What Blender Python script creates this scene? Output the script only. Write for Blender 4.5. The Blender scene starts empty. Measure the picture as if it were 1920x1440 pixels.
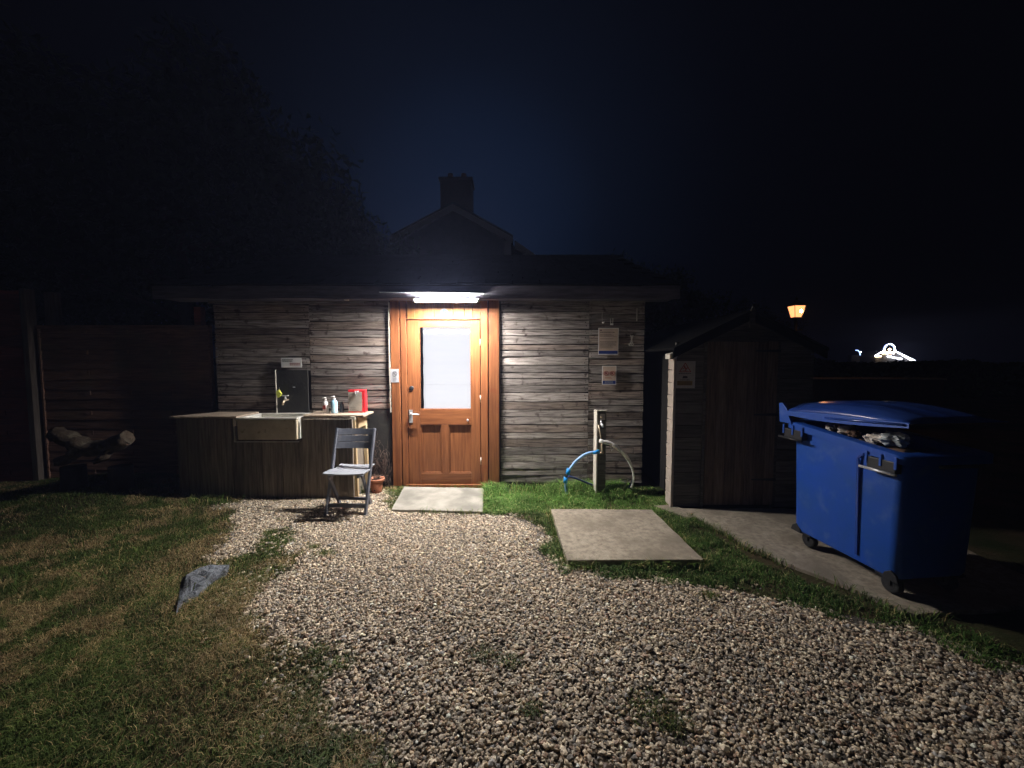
import bpy, math, random
import numpy as np
from mathutils import Vector, Matrix
R = math.radians
random.seed(7); rng = np.random.default_rng(7)
scene = bpy.context.scene

# ------------------------------------------------------------ camera, sky, moon, exposure
CH = 1.5; FPX = 740.0; TH = math.atan(46/740)
cd = bpy.data.cameras.new('camera'); cam = bpy.data.objects.new('camera', cd)
scene.collection.objects.link(cam); scene.camera = cam
cam.location = (0, 0, CH); cam.rotation_euler = (R(90)-TH, 0, 0)
cd.sensor_width = 36; cd.lens = FPX/1920*36; cd.clip_start = .05; cd.clip_end = 2000
w = bpy.data.worlds.new('World'); scene.world = w; w.use_nodes = True
wn = w.node_tree.nodes; wl = w.node_tree.links; wn.clear()
wo = wn.new('ShaderNodeOutputWorld'); bg = wn.new('ShaderNodeBackground'); bg2 = wn.new('ShaderNodeBackground'); ad = wn.new('ShaderNodeAddShader')
sky = wn.new('ShaderNodeTexSky'); sky.sky_type = 'NISHITA'; sky.sun_disc = False
sky.sun_elevation = R(-4); sky.sun_rotation = R(20)
bg.inputs['Strength'].default_value = .0015; wl.new(sky.outputs[0], bg.inputs['Color'])
# lamp bloom painted into the sky as a faint blue glow, fading smoothly to near black
tc = wn.new('ShaderNodeTexCoord'); dt = wn.new('ShaderNodeVectorMath'); dt.operation = 'DOT_PRODUCT'
gd = Vector((-.095, 1, .34)).normalized(); dt.inputs[1].default_value = gd
wl.new(tc.outputs['Generated'], dt.inputs[0])
cr = wn.new('ShaderNodeValToRGB'); wl.new(dt.outputs['Value'], cr.inputs[0]); cr.color_ramp.interpolation = 'B_SPLINE'
e = cr.color_ramp.elements
e[0].position = .62; e[0].color = (.00025, .00022, .0006, 1)
e[1].position = 1.0; e[1].color = (.0030, .0090, .0270, 1)
k = e.new(.84); k.color = (.0003, .0003, .0009, 1)
k = e.new(.955); k.color = (.0010, .0022, .0062, 1)
wl.new(cr.outputs[0], bg2.inputs['Color']); bg2.inputs['Strength'].default_value = 1
wl.new(bg.outputs[0], ad.inputs[0]); wl.new(bg2.outputs[0], ad.inputs[1]); wl.new(ad.outputs[0], wo.inputs['Surface'])
sd = bpy.data.lights.new('moon', 'SUN'); sd.energy = .011; sd.angle = R(.5); sd.color = (.8, .88, 1)
so = bpy.data.objects.new('moon', sd); scene.collection.objects.link(so); so.rotation_euler = (R(50), 0, R(-25))
vs = scene.view_settings; vs.view_transform = 'Standard'; vs.look = 'None'; vs.exposure = 0; vs.gamma = 1; vs.use_curve_mapping = False
LAMP_E = 2850.0

# ------------------------------------------------------------ helpers
C = scene.collection
def ray(px, py):
    u = (px-960)/FPX; v = (720-py)/FPX
    return (u, math.cos(TH)+v*math.sin(TH), -math.sin(TH)+v*math.cos(TH))
def P(px, py, Y):
    d = ray(px, py); t = Y/d[1]; return Vector((d[0]*t, Y, CH+d[2]*t))
def G(px, py, z=0.0):
    d = ray(px, py); t = (z-CH)/d[2]; return Vector((d[0]*t, d[1]*t, z))
def tag(o, label=None, cat=None, group=None, kind=None):
    if label: o['label'] = label
    if cat: o['category'] = cat
    if group: o['group'] = group
    if kind: o['kind'] = kind
    return o
def empty(name, loc=(0,0,0), rz=0, label=None, cat=None, group=None):
    o = bpy.data.objects.new(name, None); C.objects.link(o); o.location = loc; o.rotation_euler = (0,0,rz)
    o.empty_display_size = .1
    return tag(o, label, cat, group)
def link(name, me, parent=None, loc=None, rot=None, scale=None):
    o = bpy.data.objects.new(name, me); C.objects.link(o)
    if parent: o.parent = parent
    if loc is not None: o.location = loc
    if rot is not None: o.rotation_euler = rot
    if scale is not None: o.scale = scale
    return o
class MB:
    def __init__(s): s.v=[]; s.f=[]; s.m=[]; s.sm=[]
    def add(s, vs_, fs, mi=0, smooth=False):
        b = len(s.v); s.v += [tuple(x) for x in vs_]
        for f in fs: s.f.append(tuple(i+b for i in f)); s.m.append(mi); s.sm.append(smooth)
        return s
    def box(s, c, d, rot=None, mi=0):
        hx,hy,hz = d[0]/2,d[1]/2,d[2]/2
        vs_ = [Vector((x*hx,y*hy,z*hz)) for x in(-1,1) for y in(-1,1) for z in(-1,1)]
        if rot is not None:
            M = rot if isinstance(rot, Matrix) else Matrix.Rotation(rot[2],3,'Z')@Matrix.Rotation(rot[1],3,'Y')@Matrix.Rotation(rot[0],3,'X')
            vs_ = [M@v for v in vs_]
        vs_ = [v+Vector(c) for v in vs_]
        return s.add(vs_, [(0,1,3,2),(4,6,7,5),(0,4,5,1),(2,3,7,6),(0,2,6,4),(1,5,7,3)], mi)
    def bb(s, a, b, mi=0):
        return s.box([(a[i]+b[i])/2 for i in range(3)], [abs(b[i]-a[i]) for i in range(3)], None, mi)
    def bar(s, a, b, wd, th, mi=0, up=(0,0,1)):
        a=Vector(a); b=Vector(b); d=(b-a); L=d.length; d.normalize()
        x = d.cross(Vector(up)); 
        if x.length<1e-3: x = d.cross(Vector((0,1,0)))
        x.normalize(); y = x.cross(d)
        M = Matrix((x,d,y)).transposed()
        return s.box((a+b)/2,(wd,L,th),M,mi)
    def tube(s, pts, r, n=8, mi=0, cap=True, smooth=True):
        pts=[Vector(p) for p in pts]; rs = r if isinstance(r,(list,tuple)) else [r]*len(pts)
        b=len(s.v); nx=None
        for i,p in enumerate(pts):
            t=(pts[min(i+1,len(pts)-1)]-pts[max(i-1,0)]).normalized()
            if nx is None:
                nx=t.cross(Vector((0,0,1))); 
                if nx.length<.05: nx=t.cross(Vector((0,1,0)))
            nx=(nx-t*nx.dot(t)).normalized(); ny=t.cross(nx)
            for k in range(n):
                a=2*math.pi*k/n; s.v.append(tuple(p+(nx*math.cos(a)+ny*math.sin(a))*rs[i]))
        for i in range(len(pts)-1):
            for k in range(n):
                s.f.append((b+i*n+k,b+i*n+(k+1)%n,b+(i+1)*n+(k+1)%n,b+(i+1)*n+k)); s.m.append(mi); s.sm.append(smooth)
        if cap:
            s.f.append(tuple(b+k for k in range(n))[::-1]); s.m.append(mi); s.sm.append(False)
            q=b+(len(pts)-1)*n; s.f.append(tuple(q+k for k in range(n))); s.m.append(mi); s.sm.append(False)
        return s
    def lathe(s, prof, c=(0,0,0), n=20, mi=0, axis='Z', smooth=True):
        b=len(s.v); c=Vector(c)
        for r,z in prof:
            for k in range(n):
                a=2*math.pi*k/n; x,y=r*math.cos(a),r*math.sin(a)
                q=Vector((x,y,z)) if axis=='Z' else (Vector((x,-z,y)) if axis=='Y' else Vector((z,x,y)))
                s.v.append(tuple(q+c))
        for i in range(len(prof)-1):
            for k in range(n):
                s.f.append((b+i*n+k,b+i*n+(k+1)%n,b+(i+1)*n+(k+1)%n,b+(i+1)*n+k)); s.m.append(mi); s.sm.append(smooth)
        s.f.append(tuple(b+k for k in range(n))[::-1]); s.m.append(mi); s.sm.append(False)
        q=b+(len(prof)-1)*n; s.f.append(tuple(q+k for k in range(n))); s.m.append(mi); s.sm.append(False)
        return s
    def prism(s, poly, z0, z1, mi=0, plane='XY'):
        n=len(poly)
        def mk(p,z): return (p[0],p[1],z) if plane=='XY' else ((p[0],z,p[1]) if plane=='XZ' else (z,p[0],p[1]))
        vs_=[mk(p,z0) for p in poly]+[mk(p,z1) for p in poly]
        fs=[tuple(range(n))[::-1],tuple(range(n,2*n))]+[(i,(i+1)%n,n+(i+1)%n,n+i) for i in range(n)]
        return s.add(vs_,fs,mi)
    def mesh(s, name, mats):
        me=bpy.data.meshes.new(name); me.from_pydata(s.v,[],s.f)
        for m in (mats if isinstance(mats,(list,tuple)) else [mats]): me.materials.append(m)
        me.polygons.foreach_set('material_index',s.m); me.polygons.foreach_set('use_smooth',s.sm)
        me.update(); return me
    def build(s, name, mats, parent=None, bevel=0, **kw):
        o=link(name,s.mesh(name,mats),parent,**kw)
        import bmesh
        bm=bmesh.new(); bm.from_mesh(o.data); bmesh.ops.recalc_face_normals(bm,faces=bm.faces); bm.to_mesh(o.data); bm.free()
        if bevel:
            b=o.modifiers.new('bevel','BEVEL'); b.width=bevel; b.segments=2; b.limit_method='ANGLE'
        return o

# ------------------------------------------------------------ materials
def mat(name, col, rough=.7, metal=0, spec=.4, noise=None, bump=0, bscale=40, col2=None, nscale=6, vec=(1,1,1), rand=0, det=6, emit=None, estr=0, attr=None, contrast=(.35,.65), bdist=.01, world=True, trans=0, extra=None):
    m=bpy.data.materials.new(name); m.use_nodes=True; nt=m.node_tree; n=nt.nodes; l=nt.links
    b=n['Principled BSDF']; b.inputs['Roughness'].default_value=rough; b.inputs['Metallic'].default_value=metal
    b.inputs['Specular IOR Level'].default_value=spec; b.inputs['Base Color'].default_value=(*col,1)
    if trans: b.inputs['Transmission Weight'].default_value=trans
    out=None
    if col2 is not None or bump or rand:
        g=n.new('ShaderNodeNewGeometry') if world else n.new('ShaderNodeTexCoord')
        src=g.outputs['Position'] if world else g.outputs['Object']
        mp=n.new('ShaderNodeMapping'); mp.inputs['Scale'].default_value=vec; l.new(src,mp.inputs['Vector'])
        oi=n.new('ShaderNodeObjectInfo')
        if rand:
            mu=n.new('ShaderNodeMath'); mu.operation='MULTIPLY'; mu.inputs[1].default_value=37; l.new(oi.outputs['Random'],mu.inputs[0])
            cb=n.new('ShaderNodeCombineXYZ'); 
            for i in range(3): l.new(mu.outputs[0],cb.inputs[i])
            l.new(cb.outputs[0],mp.inputs['Location'])
        out=None
        if col2 is not None:
            t=n.new('ShaderNodeTexNoise'); t.inputs['Scale'].default_value=nscale; t.inputs['Detail'].default_value=det; t.inputs['Roughness'].default_value=.62
            l.new(mp.outputs[0],t.inputs['Vector'])
            r=n.new('ShaderNodeMapRange'); r.inputs[1].default_value=contrast[0]; r.inputs[2].default_value=contrast[1]; l.new(t.outputs['Fac'],r.inputs[0])
            mx=n.new('ShaderNodeMix'); mx.data_type='RGBA'; mx.inputs[6].default_value=(*col,1); mx.inputs[7].default_value=(*col2,1)
            l.new(r.outputs[0],mx.inputs[0]); out=mx.outputs[2]
        if extra:   # second large-scale mottling colour
            t2=n.new('ShaderNodeTexNoise'); t2.inputs['Scale'].default_value=extra[1]; t2.inputs['Detail'].default_value=5; l.new(src,t2.inputs['Vector'])
            r2=n.new('ShaderNodeMapRange'); r2.inputs[1].default_value=extra[2]; r2.inputs[2].default_value=extra[3]; l.new(t2.outputs['Fac'],r2.inputs[0])
            m2=n.new('ShaderNodeMix'); m2.data_type='RGBA'; m2.inputs[7].default_value=(*extra[0],1); l.new(r2.outputs[0],m2.inputs[0])
            if out: l.new(out,m2.inputs[6])
            else: m2.inputs[6].default_value=(*col,1)
            out=m2.outputs[2]
        if rand:
            rr=n.new('ShaderNodeMapRange'); rr.inputs[3].default_value=1-rand; rr.inputs[4].default_value=1+rand; l.new(oi.outputs['Random'],rr.inputs[0])
            hs=n.new('ShaderNodeHueSaturation'); l.new(rr.outputs[0],hs.inputs['Value'])
            if out: l.new(out,hs.inputs['Color'])
            else: hs.inputs['Color'].default_value=(*col,1)
            out=hs.outputs[0]
        if bump:
            tb=n.new('ShaderNodeTexNoise'); tb.inputs['Scale'].default_value=bscale; tb.inputs['Detail'].default_value=8; tb.inputs['Roughness'].default_value=.65; l.new(mp.outputs[0],tb.inputs['Vector'])
            bn=n.new('ShaderNodeBump'); bn.inputs['Strength'].default_value=bump; bn.inputs['Distance'].default_value=bdist; l.new(tb.outputs['Fac'],bn.inputs['Height']); l.new(bn.outputs[0],b.inputs['Normal'])
    if attr:
        a=n.new('ShaderNodeAttribute'); a.attribute_name=attr
        out=a.outputs['Color']
    if out: l.new(out,b.inputs['Base Color'])
    if emit: b.inputs['Emission Color'].default_value=(*emit,1); b.inputs['Emission Strength'].default_value=estr
    return m
M={}
M['plank']=mat('weathered_plank',(.40,.355,.32),.9,spec=.12,col2=(.105,.088,.078),nscale=2.2,vec=(2.2,30,34),rand=.34,bump=.9,bscale=4,bdist=.006,contrast=(.34,.66),det=9,extra=((.07,.052,.046),11,.60,.74))
M['plank_warm']=mat('weathered_plank_brown',(.34,.275,.23),.9,spec=.12,col2=(.09,.07,.06),nscale=2.2,vec=(2.2,30,34),rand=.34,bump=.9,bscale=4,bdist=.006,contrast=(.34,.66),det=9,extra=((.06,.045,.04),11,.60,.74))
M['nail']=mat('rusty_nail',(.03,.022,.02),.7)
M['backing']=mat('dark_backing',(.018,.015,.013),.9,col2=(.03,.024,.02),nscale=5,bump=.3)
M['door']=mat('varnished_pine_door',(.31,.115,.042),.42,spec=.4,col2=(.13,.040,.014),nscale=1.6,vec=(30,30,1.6),bump=.25,bscale=3,bdist=.003,contrast=(.3,.75),rand=.12)
M['door_h']=mat('varnished_pine_rail',(.31,.115,.042),.42,spec=.4,col2=(.13,.040,.014),nscale=1.6,vec=(1.6,30,30),bump=.25,bscale=3,bdist=.003,contrast=(.3,.75),rand=.12)
M['frame']=mat('varnished_frame_board',(.34,.125,.044),.48,spec=.4,col2=(.14,.042,.016),nscale=1.5,vec=(26,26,1.3),bump=.3,bscale=3,bdist=.003,contrast=(.32,.72),rand=.2,extra=((.22,.05,.018),3,.58,.72))
M['header']=mat('pine_header_board',(.36,.165,.04),.55,col2=(.22,.085,.02),nscale=1.4,vec=(28,28,1.4),bump=.2,bscale=3,bdist=.003,rand=.15)
M['white']=mat('white_paint',(.78,.77,.74),.5,col2=(.6,.58,.54),nscale=9,bump=.1)
M['trim']=mat('pale_trim',(.62,.58,.50),.7,col2=(.42,.37,.3),nscale=12,bump=.3)
M['pale']=mat('raw_pale_timber',(.62,.48,.29),.7,col2=(.46,.33,.18),nscale=2,vec=(20,20,2),bump=.3,bscale=4,bdist=.003,rand=.1)
M['pale_top']=mat('worn_worktop',(.55,.44,.33),.7,col2=(.33,.25,.19),nscale=3,vec=(2,14,14),bump=.4,bscale=6,bdist=.004)
M['fascia']=mat('dark_fascia',(.12,.11,.145),.7,col2=(.06,.055,.068),nscale=2,vec=(2,20,20),bump=.4,bscale=4,bdist=.004)
M['metal']=mat('brushed_metal',(.55,.55,.55),.42,metal=.55)
M['chrome']=mat('chrome',(.80,.80,.80),.3,metal=.5)
M['brass']=mat('old_brass',(.60,.50,.36),.42,metal=.4,col2=(.38,.28,.18),nscale=30)
M['black']=mat('black_plastic',(.018,.018,.02),.5)
M['blackmat']=mat('black_painted_board',(.022,.022,.022),.75,spec=.3,col2=(.04,.038,.034),nscale=5,bump=.3,extra=((.09,.085,.075),7,.6,.78))
M['sinkboard']=mat('dark_stained_board',(.25,.21,.16),.85,spec=.2,col2=(.12,.10,.078),nscale=1.8,vec=(26,26,1.6),bump=.7,bscale=4,bdist=.005,rand=.3,extra=((.16,.15,.11),4,.55,.8))
M['ceramic']=mat('white_glazed_ceramic',(.78,.77,.72),.18,col2=(.62,.60,.52),nscale=5)
M['ceramic_d']=mat('grimy_ceramic_front',(.62,.54,.40),.45,col2=(.48,.40,.29),nscale=6,bump=.15,extra=((.20,.16,.10),14,.6,.75))
M['chair']=mat('slate_painted_wood',(.115,.125,.155),.55,spec=.4,col2=(.16,.165,.18),nscale=2,vec=(6,20,20),bump=.35,bscale=5,bdist=.002,contrast=(.45,.75))
M['seat']=mat('lit_seat_slat',(.27,.28,.31),.6,col2=(.15,.16,.19),nscale=3,vec=(6,22,22),bump=.35,bscale=5,bdist=.002,contrast=(.5,.7))  # paler than the chair wood, for lamplight falling on the seat
M['terra']=mat('terracotta',(.50,.20,.11),.75,col2=(.40,.15,.08),nscale=12,bump=.15,world=False)
M['soil']=mat('potting_soil',(.035,.025,.018),.95,bump=.8,bscale=50)
M['twig']=mat('dead_twig',(.17,.11,.085),.85,col2=(.09,.06,.045),nscale=20)
M['slab']=mat('concrete_slab',(.38,.325,.25),.88,spec=.2,col2=(.22,.185,.14),nscale=26,bump=.5,bscale=70,bdist=.004,extra=((.19,.16,.12),2.6,.46,.68))
M['slab2']=mat('pale_step_slab',(.33,.31,.265),.85,spec=.2,col2=(.24,.225,.19),nscale=9,bump=.4,bscale=80,bdist=.003,extra=((.18,.17,.145),3.2,.46,.66))
M['slate']=mat('slate_rock',(.20,.22,.25),.65,col2=(.06,.065,.075),nscale=14,bump=1,bscale=22,bdist=.04,extra=((.3,.31,.32),24,.58,.7))
M['blue']=mat('blue_bin_plastic',(.012,.070,.40),.45,spec=.3,col2=(.018,.075,.32),nscale=5,bump=.08,bscale=30,extra=((.06,.12,.36),9,.56,.8))
M['bluelid']=mat('blue_lid_plastic',(.012,.042,.24),.22,spec=.6,col2=(.03,.07,.27),nscale=4,bump=.12,bscale=9)
M['bluehose']=mat('blue_pipe_plastic',(.28,.48,.80),.35)
M['bluefit']=mat('blue_coupling_plastic',(.02,.28,.72),.35)
M['whose']=mat('grey_white_hose',(.85,.83,.79),.45,col2=(.62,.60,.56),nscale=25)
M['rubber']=mat('black_rubber',(.014,.014,.014),.8)
M['shed']=mat('shed_board',(.13,.12,.10),.85,spec=.2,col2=(.065,.058,.05),nscale=2,vec=(2,28,30),rand=.25,bump=.6,bscale=4,bdist=.005)
M['sheddoor']=mat('shed_door_board',(.17,.125,.09),.85,spec=.2,col2=(.085,.062,.045),nscale=2,vec=(28,28,1.8),rand=.25,bump=.6,bscale=4,bdist=.005)
M['shedpost']=mat('pale_corner_board',(.50,.42,.35),.8,col2=(.33,.27,.22),nscale=3,vec=(20,20,3),bump=.5,bscale=5,bdist=.004)
M['felt']=mat('black_roof_felt',(.008,.008,.008),.95,spec=.05,col2=(.013,.012,.011),nscale=8,bump=.4,bscale=80)
M['shedside']=mat('shade_black_side',(.010,.009,.008),.9,bump=.3)  # near-black colour stands in for the building's shadow on the left wall
M['fence']=mat('red_tinted_fence',(.42,.12,.09),.85,spec=.2,col2=(.22,.07,.055),nscale=2,vec=(2,28,30),rand=.3,bump=.6,bscale=4,bdist=.005,extra=((.20,.07,.055),2,.5,.75))  # red cast at the left edge put into the board colour
M['fence2']=mat('brown_fence_board',(.32,.18,.125),.85,spec=.2,col2=(.15,.085,.06),nscale=2,vec=(2,28,30),rand=.3,bump=.6,bscale=4,bdist=.005,extra=((.17,.14,.09),2,.5,.75))
M['post']=mat('fence_post',(.17,.14,.12),.85,col2=(.10,.08,.065),nscale=2,vec=(20,20,2),bump=.5,bscale=4,bdist=.005)
M['log']=mat('rough_log_bark',(.13,.095,.065),.9,col2=(.05,.035,.025),nscale=9,bump=1,bscale=14,bdist=.03,extra=((.20,.17,.12),9,.55,.7))
M['roof']=mat('mossy_roof_shingle',(.045,.045,.042),.9,col2=(.028,.03,.024),nscale=9,bump=.6,bscale=30,rand=.2)
M['housewall']=mat('house_render',(.07,.065,.062),.9,col2=(.05,.047,.045),nscale=4)
M['verge']=mat('pale_bargeboard',(.80,.78,.74),.7)
M['tile']=mat('dark_roof_tile',(.06,.04,.035),.8,col2=(.04,.03,.025),nscale=6)
M['brick']=mat('chimney_brick',(.12,.06,.045),.85,col2=(.08,.045,.035),nscale=10)
M['bark']=mat('tree_bark',(.06,.045,.035),.9,bump=.6)
M['leaf']=mat('dark_leaf',(.035,.06,.02),.7,attr='col')
M['grass']=mat('grass_blade',(.06,.1,.02),.65,attr='col',spec=.25)
M['stone']=mat('gravel_stone',(.3,.28,.25),.62,attr='col',spec=.35,bump=.35,bscale=130,bdist=.004)
M['ground']=mat('earth_ground',(.048,.046,.018),.95,spec=.1,col2=(.085,.060,.034),nscale=5,bump=.9,bscale=60,bdist=.02,extra=((.03,.042,.013),1.2,.45,.6))
M['bed']=mat('gravel_bed',(.13,.115,.095),.95,col2=(.05,.042,.034),nscale=45,bump=1,bscale=60,bdist=.012,spec=.15)
M['red']=mat('red_plastic',(.80,.035,.045),.4)
M['paper']=mat('beige_paper',(.50,.46,.40),.8,col2=(.42,.39,.34),nscale=15)
M['paper_w']=mat('white_laminated_paper',(.78,.77,.76),.35)
M['paper_t']=mat('tan_notice_paper',(.56,.43,.34),.7,col2=(.48,.37,.29),nscale=12)
M['ink']=mat('dark_print',(.05,.045,.05),.7)
M['inkred']=mat('red_print',(.35,.06,.05),.7)
M['inkblue']=mat('blue_print_band',(.025,.045,.20),.6)
M['inkyel']=mat('ochre_print',(.30,.19,.06),.6)
M['inkgrey']=mat('grey_print',(.32,.34,.40),.6)
M['soap']=mat('white_soap_bottle',(.80,.74,.72),.3)
M['soapblue']=mat('pale_blue_soap',(.38,.68,.85),.2,col2=(.55,.8,.92),nscale=10)
M['yellow']=mat('yellow_green_sponge',(.62,.68,.10),.9,bump=.6,bscale=60)
M['rubbish']=mat('crumpled_paper',(.85,.80,.72),.8,col2=(.55,.48,.42),nscale=14)
M['rubbish2']=mat('brown_cardboard_scrap',(.22,.13,.09),.85,col2=(.15,.09,.06),nscale=9)
M['bagplastic']=mat('translucent_grey_bag',(.45,.48,.48),.35)
M['blind']=mat('white_window_blind',(.86,.86,.88),.6,emit=(.93,.94,1),estr=.88)  # emission makes the blind glow as if lit from inside
m=bpy.data.materials.new('window_glass'); m.use_nodes=True; n=m.node_tree.nodes; l=m.node_tree.links; n.clear()
o_=n.new('ShaderNodeOutputMaterial'); a_=n.new('ShaderNodeBsdfTransparent'); b_=n.new('ShaderNodeBsdfGlossy'); b_.inputs['Roughness'].default_value=.04
f_=n.new('ShaderNodeFresnel'); f_.inputs['IOR'].default_value=1.45; x_=n.new('ShaderNodeMixShader')
l.new(f_.outputs[0],x_.inputs[0]); l.new(a_.outputs[0],x_.inputs[1]); l.new(b_.outputs[0],x_.inputs[2]); l.new(x_.outputs[0],o_.inputs[0]); M['glass']=m
def emat(name,col,s):
    m=bpy.data.materials.new(name); m.use_nodes=True; n=m.node_tree.nodes; n.clear()
    e=n.new('ShaderNodeEmission'); e.inputs[0].default_value=(*col,1); e.inputs[1].default_value=s
    o=n.new('ShaderNodeOutputMaterial'); m.node_tree.links.new(e.outputs[0],o.inputs[0]); return m
M['tube']=emat('lit_tube',(1,.965,.94),LAMP_E)
M['warm']=emat('warm_lantern_bulb',(1,.42,.13),260)
M['fair_w']=emat('fair_white_light',(.85,.88,1),14)
M['fair_o']=emat('fair_warm_light',(1,.72,.42),16)
M['fair_b']=emat('fair_blue_light',(.35,.5,1),5)

# ------------------------------------------------------------ numpy scatter meshes
def inpoly(x,y,poly):
    c=np.zeros(len(x),bool); n=len(poly); j=n-1
    for i in range(n):
        xi,yi=poly[i]; xj,yj=poly[j]
        if yi!=yj:
            c ^= ((yi>y)!=(yj>y)) & (x < (xj-xi)*(y-yi)/(yj-yi)+xi)
        j=i
    return c
_g = rng.random((64,64))
def vnoise(x,y,s):
    x=x*s+100; y=y*s+100; xi=np.floor(x).astype(int); yi=np.floor(y).astype(int); fx=x-xi; fy=y-yi
    fx=fx*fx*(3-2*fx); fy=fy*fy*(3-2*fy)
    g=lambda a,b:_g[a%64,b%64]
    return (g(xi,yi)*(1-fx)+g(xi+1,yi)*fx)*(1-fy)+(g(xi,yi+1)*(1-fx)+g(xi+1,yi+1)*fx)*fy
def fn(x,y,s): return .55*vnoise(x,y,s)+.3*vnoise(x,y,s*2.3)+.15*vnoise(x,y,s*5.1)
def npmesh(name, V, F, col, mat_, smooth=False, k=3):
    me=bpy.data.meshes.new(name); nf=len(F)
    me.vertices.add(len(V)); me.vertices.foreach_set('co',V.astype(np.float32).ravel())
    me.loops.add(nf*k); me.loops.foreach_set('vertex_index',F.astype(np.int32).ravel())
    me.polygons.add(nf); me.polygons.foreach_set('loop_start',np.arange(0,nf*k,k,dtype=np.int32)); me.polygons.foreach_set('loop_total',np.full(nf,k,np.int32))
    me.polygons.foreach_set('use_smooth',np.full(nf,smooth))
    a=me.attributes.new('col','FLOAT_COLOR','POINT'); a.data.foreach_set('color',np.concatenate([col,np.ones((len(col),1))],1).astype(np.float32).ravel())
    me.materials.append(mat_); me.update(calc_edges=True); me.validate(); return me
def ico(level):
    import bmesh
    bm=bmesh.new(); bmesh.ops.create_icosphere(bm,subdivisions=level,radius=1)
    V=np.array([v.co[:] for v in bm.verts]); F=np.array([[v.index for v in f.verts] for f in bm.faces]); bm.free(); return V,F
def stones(name, X, Y, Z, size, pal, level, seed):
    r=np.random.default_rng(seed); n=len(X); V0,F0=ico(level); nv=len(V0)
    S=size[:,None]*np.stack([r.uniform(.85,1.4,n),r.uniform(.75,1.1,n),r.uniform(.45,.8,n)],1)
    jit=1+r.normal(0,.16,(12,nv,1))          # 12 knobbly shapes
    V=V0[None]*jit[r.integers(0,12,n)]*S[:,None,:]
    a=r.uniform(0,6.28,n); b=r.normal(0,.35,n)
    cb,sb=np.cos(b)[:,None],np.sin(b)[:,None]
    y=V[...,1]*cb-V[...,2]*sb; z=V[...,1]*sb+V[...,2]*cb; x=V[...,0]
    ca,sa=np.cos(a)[:,None],np.sin(a)[:,None]
    V=np.stack([x*ca-y*sa+X[:,None],x*sa+y*ca+Y[:,None],z+Z[:,None]],-1)
    F=F0[None]+(np.arange(n)*nv)[:,None,None]
    col=np.repeat(pal,nv,0)
    return npmesh(name,V.reshape(-1,3),F.reshape(-1,3),col,M['stone'],smooth=False)
def blades(name, X, Y, Z, h, wd, col, seed, lean=.5):
    r=np.random.default_rng(seed); n=len(X); a=r.uniform(0,6.28,n); t=r.uniform(0,6.28,n)
    L=np.abs(r.normal(lean,.3,n)); dx=np.cos(t); dy=np.sin(t); wx=np.cos(a)*wd/2; wy=np.sin(a)*wd/2
    h1=h*.55; o1=L*h*.22; o2=L*h*.85; z2=h*np.clip(1-L*.32,.25,1)
    V=np.zeros((n,5,3))
    V[:,0]=np.stack([X-wx,Y-wy,Z-.004],1); V[:,1]=np.stack([X+wx,Y+wy,Z-.004],1)
    V[:,2]=np.stack([X+dx*o1-wx*.8,Y+dy*o1-wy*.8,Z+h1],1); V[:,3]=np.stack([X+dx*o1+wx*.8,Y+dy*o1+wy*.8,Z+h1],1)
    V[:,4]=np.stack([X+dx*o2,Y+dy*o2,Z+z2],1)
    F0=np.array([[0,1,3],[0,3,2],[2,3,4]]); F=F0[None]+(np.arange(n)*5)[:,None,None]
    return npmesh(name,V.reshape(-1,3),F.reshape(-1,3),np.repeat(col,5,0),M['grass'])

# ------------------------------------------------------------ ground
g=MB(); g.add([(-200,-20,0),(200,-20,0),(200,260,0),(-200,260,0)],[(0,1,2,3)]); 
tag(g.build('ground',M['ground']),kind='structure')
gpx=[(397,946),(480,938),(600,936),(700,925),(735,918),(735,958),(905,962),(985,975),(1020,995),(1045,1012),(1015,1032),(1070,1068),(1200,1088),(1350,1106),(1500,1136),(1680,1172),(1800,1215),(1920,1270)]
gp=[G(a,b)[:2] for a,b in gpx]
gp+=[(3.2,1.3),(3.2,.6),(-.25,.6)]
lpx=[(750,1440),(700,1406),(630,1369),(600,1312),(619,1267),(600,1232),(544,1211),(484,1185),(472,1155),(506,1117),(517,1087),(555,1057),(558,1024),(536,990),(502,994),(469,1031),(446,1046),(412,1046),(409,1009),(442,971)]
gp+=[G(a,b)[:2] for a,b in lpx]
mb=MB(); mb.prism([(p[0],p[1]) for p in gp],-.02,.004); 
o=mb.build('gravel_path',M['bed']); tag(o,kind='structure')
# concrete pieces
def slab(name, corners, th, z0, mt, label, cat, wob=.006, bev=.006):
    # subdivide the outline so that the worn edge is not ruler straight
    pts=[]
    for i in range(len(corners)):
        a=Vector(corners[i]); b=Vector(corners[(i+1)%len(corners)]); n=max(2,int((b-a).length/.09))
        for k in range(n):
            p=a.lerp(b,k/n); q=wob if k else 0
            pts.append((p.x+random.uniform(-q,q),p.y+random.uniform(-q,q)))
    o=MB().prism(pts,z0,z0+th).build(name,mt,bevel=bev)
    if label: tag(o,label,cat)
    return o,pts
stepc=[G(x,y,.035)[:2] for x,y in ((757,912),(908,915),(905,959),(734,955))]
o,stepp=slab('step_slab',stepc,.045,-.01,M['slab2'],'pale concrete paving slab on the gravel right below the orange wooden door','paving slab')
bigc=[G(x,y,.06)[:2] for x,y in ((1033,954),(1222,955),(1320,1049),(1064,1050))]
o,bigp=slab('concrete_cover',bigc,.065,-.005,M['slab'],'large square concrete slab lying in the grass in front of the blue and white hoses','concrete slab',.004)
padc=[(1.66,3.84),(1.80,3.40),(1.86,3.05),(2.03,2.72),(2.22,2.42),(2.34,2.20),(3.5,2.32),(3.6,3.84)]
o,padp=slab('concrete_pad',padc,.03,-.006,M['slab'],None,None,.012); tag(o,kind='structure')
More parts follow.
